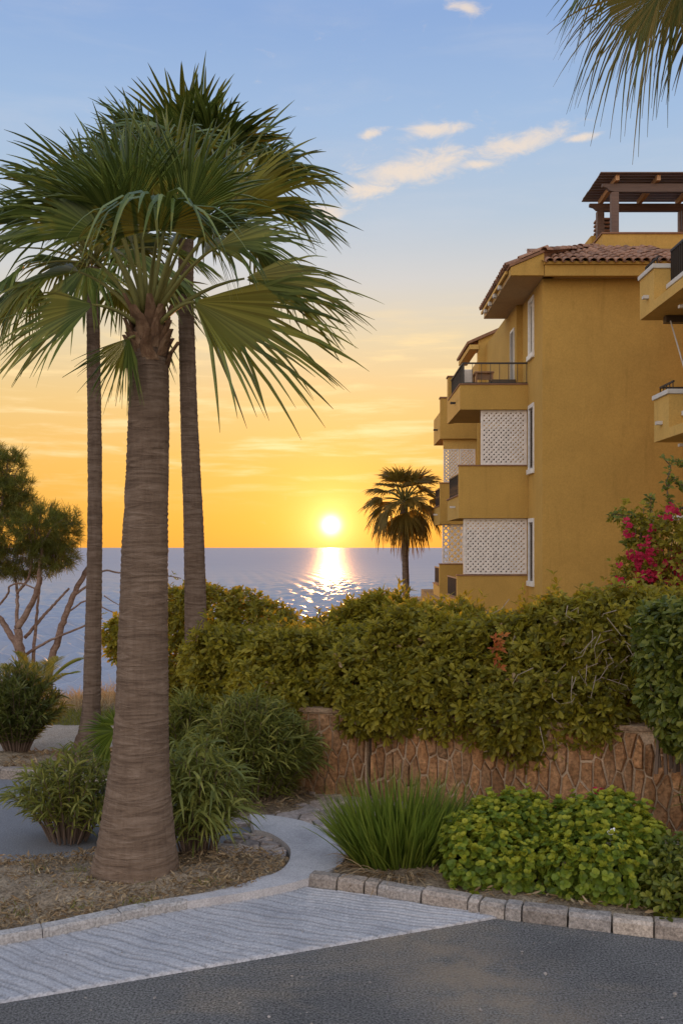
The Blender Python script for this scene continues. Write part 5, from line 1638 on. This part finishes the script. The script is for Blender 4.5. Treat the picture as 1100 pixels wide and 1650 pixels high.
# ---- bougainvillea against the gable
bg = [hb(1040, 900, 11.2, .22, .25, .2), hb(1075, 885, 11, .25, .25, .3), hb(1025, 935, 11.2, .25, .25, .15), hb(1060, 940, 11, .3, .3, .2), hb(1105, 920, 10.9, .3, .3, .35), hb(1040, 845, 11.2, .20, .2, .12), hb(1020, 838, 11.2, .13, .15, .06), hb(1060, 850, 11.1, .15, .2, .12), hb(1130, 860, 10.8, .3, .3, .3), hb(1000, 832, 11.2, .08, .1, .03), hb(1045, 870, 11.1, .15, .2, .1)]
boug, bp_, bn_ = shrub('bougainvillea', 'crimson flowering bougainvillea climbing beside the right balcony', bg, M['pitto'], 230, 5, .06, .036, shape='lance', seed=107, cat='flowering shrub', shells=((1.0, .8), (.75, .6)), stems=46, stem_z=.9, jit=.06)
fl = []
for (px, py, s, n) in ((1040, 905, 16, 26), (1050, 925, 15, 26), (1028, 893, 10, 12), (1085, 925, 15, 26), (1075, 930, 14, 20), (1012, 858, 7, 10), (1048, 856, 4, 6), (1078, 820, 8, 10), (1045, 880, 8, 8), (1018, 895, 7, 6), (990, 945, 8, 16), (1035, 935, 14, 16), (1000, 905, 6, 3), (1092, 895, 10, 10), (1072, 838, 6, 6)):
    for _ in range(int(n * .65)): fl.append(P(r9.normal(px, s), r9.normal(py, s * .9), 10.72 + r9.uniform(0, .25)))
fl = np.array(fl)
foliage('bracts', [rosettes(fl, np.tile([0, -1, .3], (len(fl), 1)), 4, .05, .042, (25, 80), shape='spoon')], M['bract'], boug)
vn = MB(); vl = []
for pts in ([(1072, 850), (1078, 810), (1072, 780), (1080, 755), (1070, 740)], [(1078, 815), (1074, 790), (1084, 770)], [(1060, 865), (1030, 835), (1000, 830), (985, 828)], [(1110, 760), (1098, 750), (1084, 742)], [(1115, 790), (1100, 782), (1086, 778)], [(1050, 870), (1020, 870), (1002, 878)], [(1045, 840), (1048, 812), (1046, 800)]):
    sp = smooth_path([np.array(P(x, y, 11.1)) for x, y in pts], 16); vn.tube(sp, .006, 4, False); vl.append(sp)
vn.build('vine', M['twig'], boug)['kind'] = 'stuff'
vl = np.concatenate(vl); vl = vl + rng.normal(size=vl.shape) * .015
foliage('leaves', [rosettes(vl, np.tile([0, -.7, .5], (len(vl), 1)), 3, .06, .036, (40, 100), shape='lance')], M['pitto_dark'], boug)

# ================================================================== FOREGROUND PLANTS
# ornamental grass clump
gc = empty('grass_clump', (X_(645, 7.25), 7.25, .08)); tag(gc, 'spiky green ornamental grass clump behind the stone kerb', 'grass clump')
n_ = 1150
an = rng.uniform(0, 6.283, n_); rr = np.sqrt(rng.uniform(0, 1, n_))
bx = X_(645, 7.3) + np.cos(an) * rr * .34; by = 7.3 + np.sin(an) * rr * .2
ln_ = rng.uniform(.44, .80, n_) * (1.02 - .12 * rr)
dr_ = np.column_stack([np.cos(an) * rr * .62 + rng.normal(size=n_) * .16, np.sin(an) * rr * .55 + rng.normal(size=n_) * .14, np.ones(n_)])
foliage('foliage', [ribbons(np.column_stack([bx, by, np.full(n_, .06)]), dr_, ln_, rng.uniform(.014, .025, n_), rng.uniform(.0, .22, n_) * (.4 + rr), 6, .25, .6)], M['blade'], gc)
n2 = 260
an = rng.uniform(0, 6.283, n2)
foliage('dry_blades', [ribbons(np.column_stack([X_(645, 7.3) + np.cos(an) * .3, 7.25 + np.sin(an) * .22, np.full(n2, .07)]), np.column_stack([np.cos(an) * .9, np.sin(an) * .8, rng.uniform(.2, 1, n2)]), rng.uniform(.2, .42, n2), np.full(n2, .009), rng.uniform(.3, .9, n2), 4, .2, .6)], M['dead'], gc)


def mound(name, label, blobs, seed, dens=640):
    root, Pp, Nn = shrub(name, label, blobs, M['round'], dens, 5, .036, .036, shape='round', seed=seed, cat='shrub', stems=60, stem_z=.05, tilt=(45, 95), up=.6, zmin=.07, shells=((1.0, 1.0), (.86, .7), (.68, .5)), jit=.03)
    global rng
    topm = (Nn[:, 2] > .25) & (rng.uniform(size=len(Pp)) < .6)
    q = Pp[topm] + np.array([0, 0, .03])
    foliage('new_leaves', [rosettes(q, Nn[topm], 5, .032, .029, (25, 70), shape='round', up=1.2)], M['round_new'], root)
    return root


bl = [hb(800, 1375, 7.1, .30, .30, .30), hb(765, 1400, 6.95, .22, .22, .24), hb(835, 1340, 7.2, .24, .25, .24), hb(840, 1410, 6.9, .26, .24, .24), hb(795, 1330, 7.25, .18, .2, .17), hb(750, 1370, 7.05, .15, .2, .2), hb(865, 1375, 7.1, .18, .2, .26)]
mound('round_shrub', 'left of two bright green mounding shrubs, next to the grass clump', bl, 201)
bl = [hb(955, 1365, 6.95, .26, .28, .30), hb(990, 1345, 7.0, .24, .25, .25), hb(930, 1400, 6.75, .22, .22, .22), hb(985, 1410, 6.65, .25, .22, .24), hb(1020, 1375, 6.85, .20, .22, .24), hb(915, 1340, 7.1, .15, .2, .17), hb(1035, 1415, 6.7, .18, .2, .2)]
mound('round_shrub', 'bright green mounding shrub with a few white flowers on it', bl, 202)
bl = [hb(1080, 1440, 6.4, .16, .2, .16), hb(1110, 1415, 6.5, .22, .22, .22), hb(1060, 1420, 6.6, .12, .18, .14), hb(1150, 1430, 6.4, .25, .22, .25)]
shrub('low_shrub', 'darker low leafy shrub by the kerb at the right edge', bl, M['pitto_dark'], 420, 6, .052, .028, seed=203, cat='shrub', stems=20, stem_z=.05, zmin=.07)
wf = np.array([P(r9.normal(985, 9), r9.normal(1356, 6), 6.66) for _ in range(26)])
wfl = foliage('white_blossom', [rosettes(wf, np.tile([0, -.8, .6], (len(wf), 1)), 5, .015, .012, (40, 80), shape='round')], M['flower_white'], None, kind=None)
tag(wfl, 'small cluster of white flowers on the right mounding shrub', 'flowers')
pf = np.array([P(r9.normal(961, 4), r9.normal(1275, 4), 7.4) for _ in range(7)])
pfl = empty('geranium', P(961, 1300, 7.4)); tag(pfl, 'single pink geranium bloom above the mounding shrubs', 'flower')
foliage('bloom', [rosettes(pf, np.tile([0, -.8, .6], (len(pf), 1)), 5, .022, .020, (30, 80), shape='round')], M['bract'], pfl)
MB().tube([P(961, 1278, 7.4), P(962, 1330, 7.35), P(965, 1400, 7.3)], .004, 5).build('stem', M['oleander'], pfl)
# strap leaves poking in at the right edge
sl_ = empty('strap_plant', (X_(1130, 7.2), 7.2, .1)); tag(sl_, 'strap leaves poking in at the right edge before the wall', 'plant')
n_ = 26; an = rng.uniform(0, 6.28, n_)
base = np.tile(np.array(P(1135, 1300, 7.3)), (n_, 1))
foliage('foliage', [ribbons(base, np.column_stack([np.cos(an), np.sin(an) * .6, rng.uniform(.2, 1.2, n_)]), rng.uniform(.2, .4, n_), np.full(n_, .016), rng.uniform(.2, .7, n_), 5, .25, .4)], M['blade'], sl_)
MB().tube([tuple(base[0]), (base[0][0] + .02, base[0][1], .1)], [.03, .04], 7).build('stem', M['twig'], sl_)

# ---- dry leaf litter on the beds
def litter(name, poly, n, z, size, mat, seed, zamp=.05):
    r_ = np.random.default_rng(seed); px = np.array([p[0] for p in poly]); py = np.array([p[1] for p in poly])
    pts = []
    while len(pts) < n:
        x = r_.uniform(max(px.min(), -3.6), min(px.max(), 3.4), 4000); y = r_.uniform(py.min(), py.max(), 4000)
        k = inside(x, y, px, py); pts += list(zip(x[k], y[k]))
    pts = np.array(pts[:n]); az = r_.uniform(0, 6.28, n)
    cl = .5 + .5 * np.sin(pts[:, 0] * 6.3) * np.sin(pts[:, 1] * 7.7)
    B = np.column_stack([pts, z + r_.uniform(0, zamp, n) * cl])
    D = np.column_stack([np.cos(az), np.sin(az), r_.normal(size=n) * .35])
    L = r_.uniform(.4, 1.2, n) * size
    return foliage(name, [ribbons(B, D, L, L * r_.uniform(.08, .36, n), r_.uniform(-.5, .5, n), 3, .3, 1.2, 'lance')], mat, None)


litter('leaf_litter', BED, 15000, .07, .045, M['dead'], 301, .05)
litter('leaf_litter', RBED, 2600, .09, .06, M['dead'], 302, .03)
litter('leaf_litter', [(-7.5, 10.6), (-3.0, 10.36), (-2.3, 10.2), (-2.3, 11.3), (-7.5, 11.3)], 1800, .08, .07, M['dead'], 303, .03)
litter('leaf_litter', [(-.95, 8.75), (-.42, 8.95), (-.25, 9.4), (-.5, 10.0), (-2.4, 10.15), (-1.6, 9.65)], 1500, .07, .07, M['dead'], 304, .04)
# low weeds in the bed
n_ = 420
cx_ = rng.uniform(-2.4, -.7, 16); cy_ = rng.uniform(6.3, 7.2, 16)
ok = inside(cx_, cy_, np.array([p[0] for p in BED]), np.array([p[1] for p in BED])); cx_, cy_ = cx_[ok], cy_[ok]
pick = rng.integers(0, len(cx_), n_)
foliage('weeds', [ribbons(np.column_stack([cx_[pick] + rng.normal(size=n_) * .05, cy_[pick] + rng.normal(size=n_) * .05, np.full(n_, .07)]), np.column_stack([rng.normal(size=(n_, 2)) * .6, np.ones(n_)]), rng.uniform(.03, .09, n_), np.full(n_, .007), rng.uniform(.1, .6, n_), 2, 0, .5)], M['lawn'])

# loose grit on the road and the apron
n_ = 230
gx = rng.uniform(-2.2, 2.6, n_); gy = rng.uniform(4.2, 6.5, n_)
kp = (gy < 5.95 + .43 * gx) | (rng.uniform(size=n_) < .25); gx, gy = gx[kp], gy[kp]; n_ = len(gx)
sz = rng.uniform(.003, .010, n_) * np.where(rng.uniform(size=n_) < .06, 1.7, 1)
octa = np.array([(1, 0, 0), (0, 1, 0), (-1, 0, 0), (0, -1, 0), (0, 0, .7), (0, 0, -.5)], float)
V = np.column_stack([gx, gy, np.full(n_, .022) * (gy > 5.99 + .43 * gx) + sz * .3])[:, None] + (octa[None] + rng.normal(size=(n_, 6, 3)) * .25) * sz[:, None, None]
o_ = (np.arange(n_) * 6)[:, None]
Fg = np.concatenate([o_ + np.array([[a, b_, c_]]) for a, b_, c_ in ((0, 1, 4), (1, 2, 4), (2, 3, 4), (3, 0, 4), (1, 0, 5), (2, 1, 5), (3, 2, 5), (0, 3, 5))])
og = link('grit', np_mesh('grit', V.reshape(-1, 3), [Fg], M['kerb'])); og['kind'] = 'stuff'
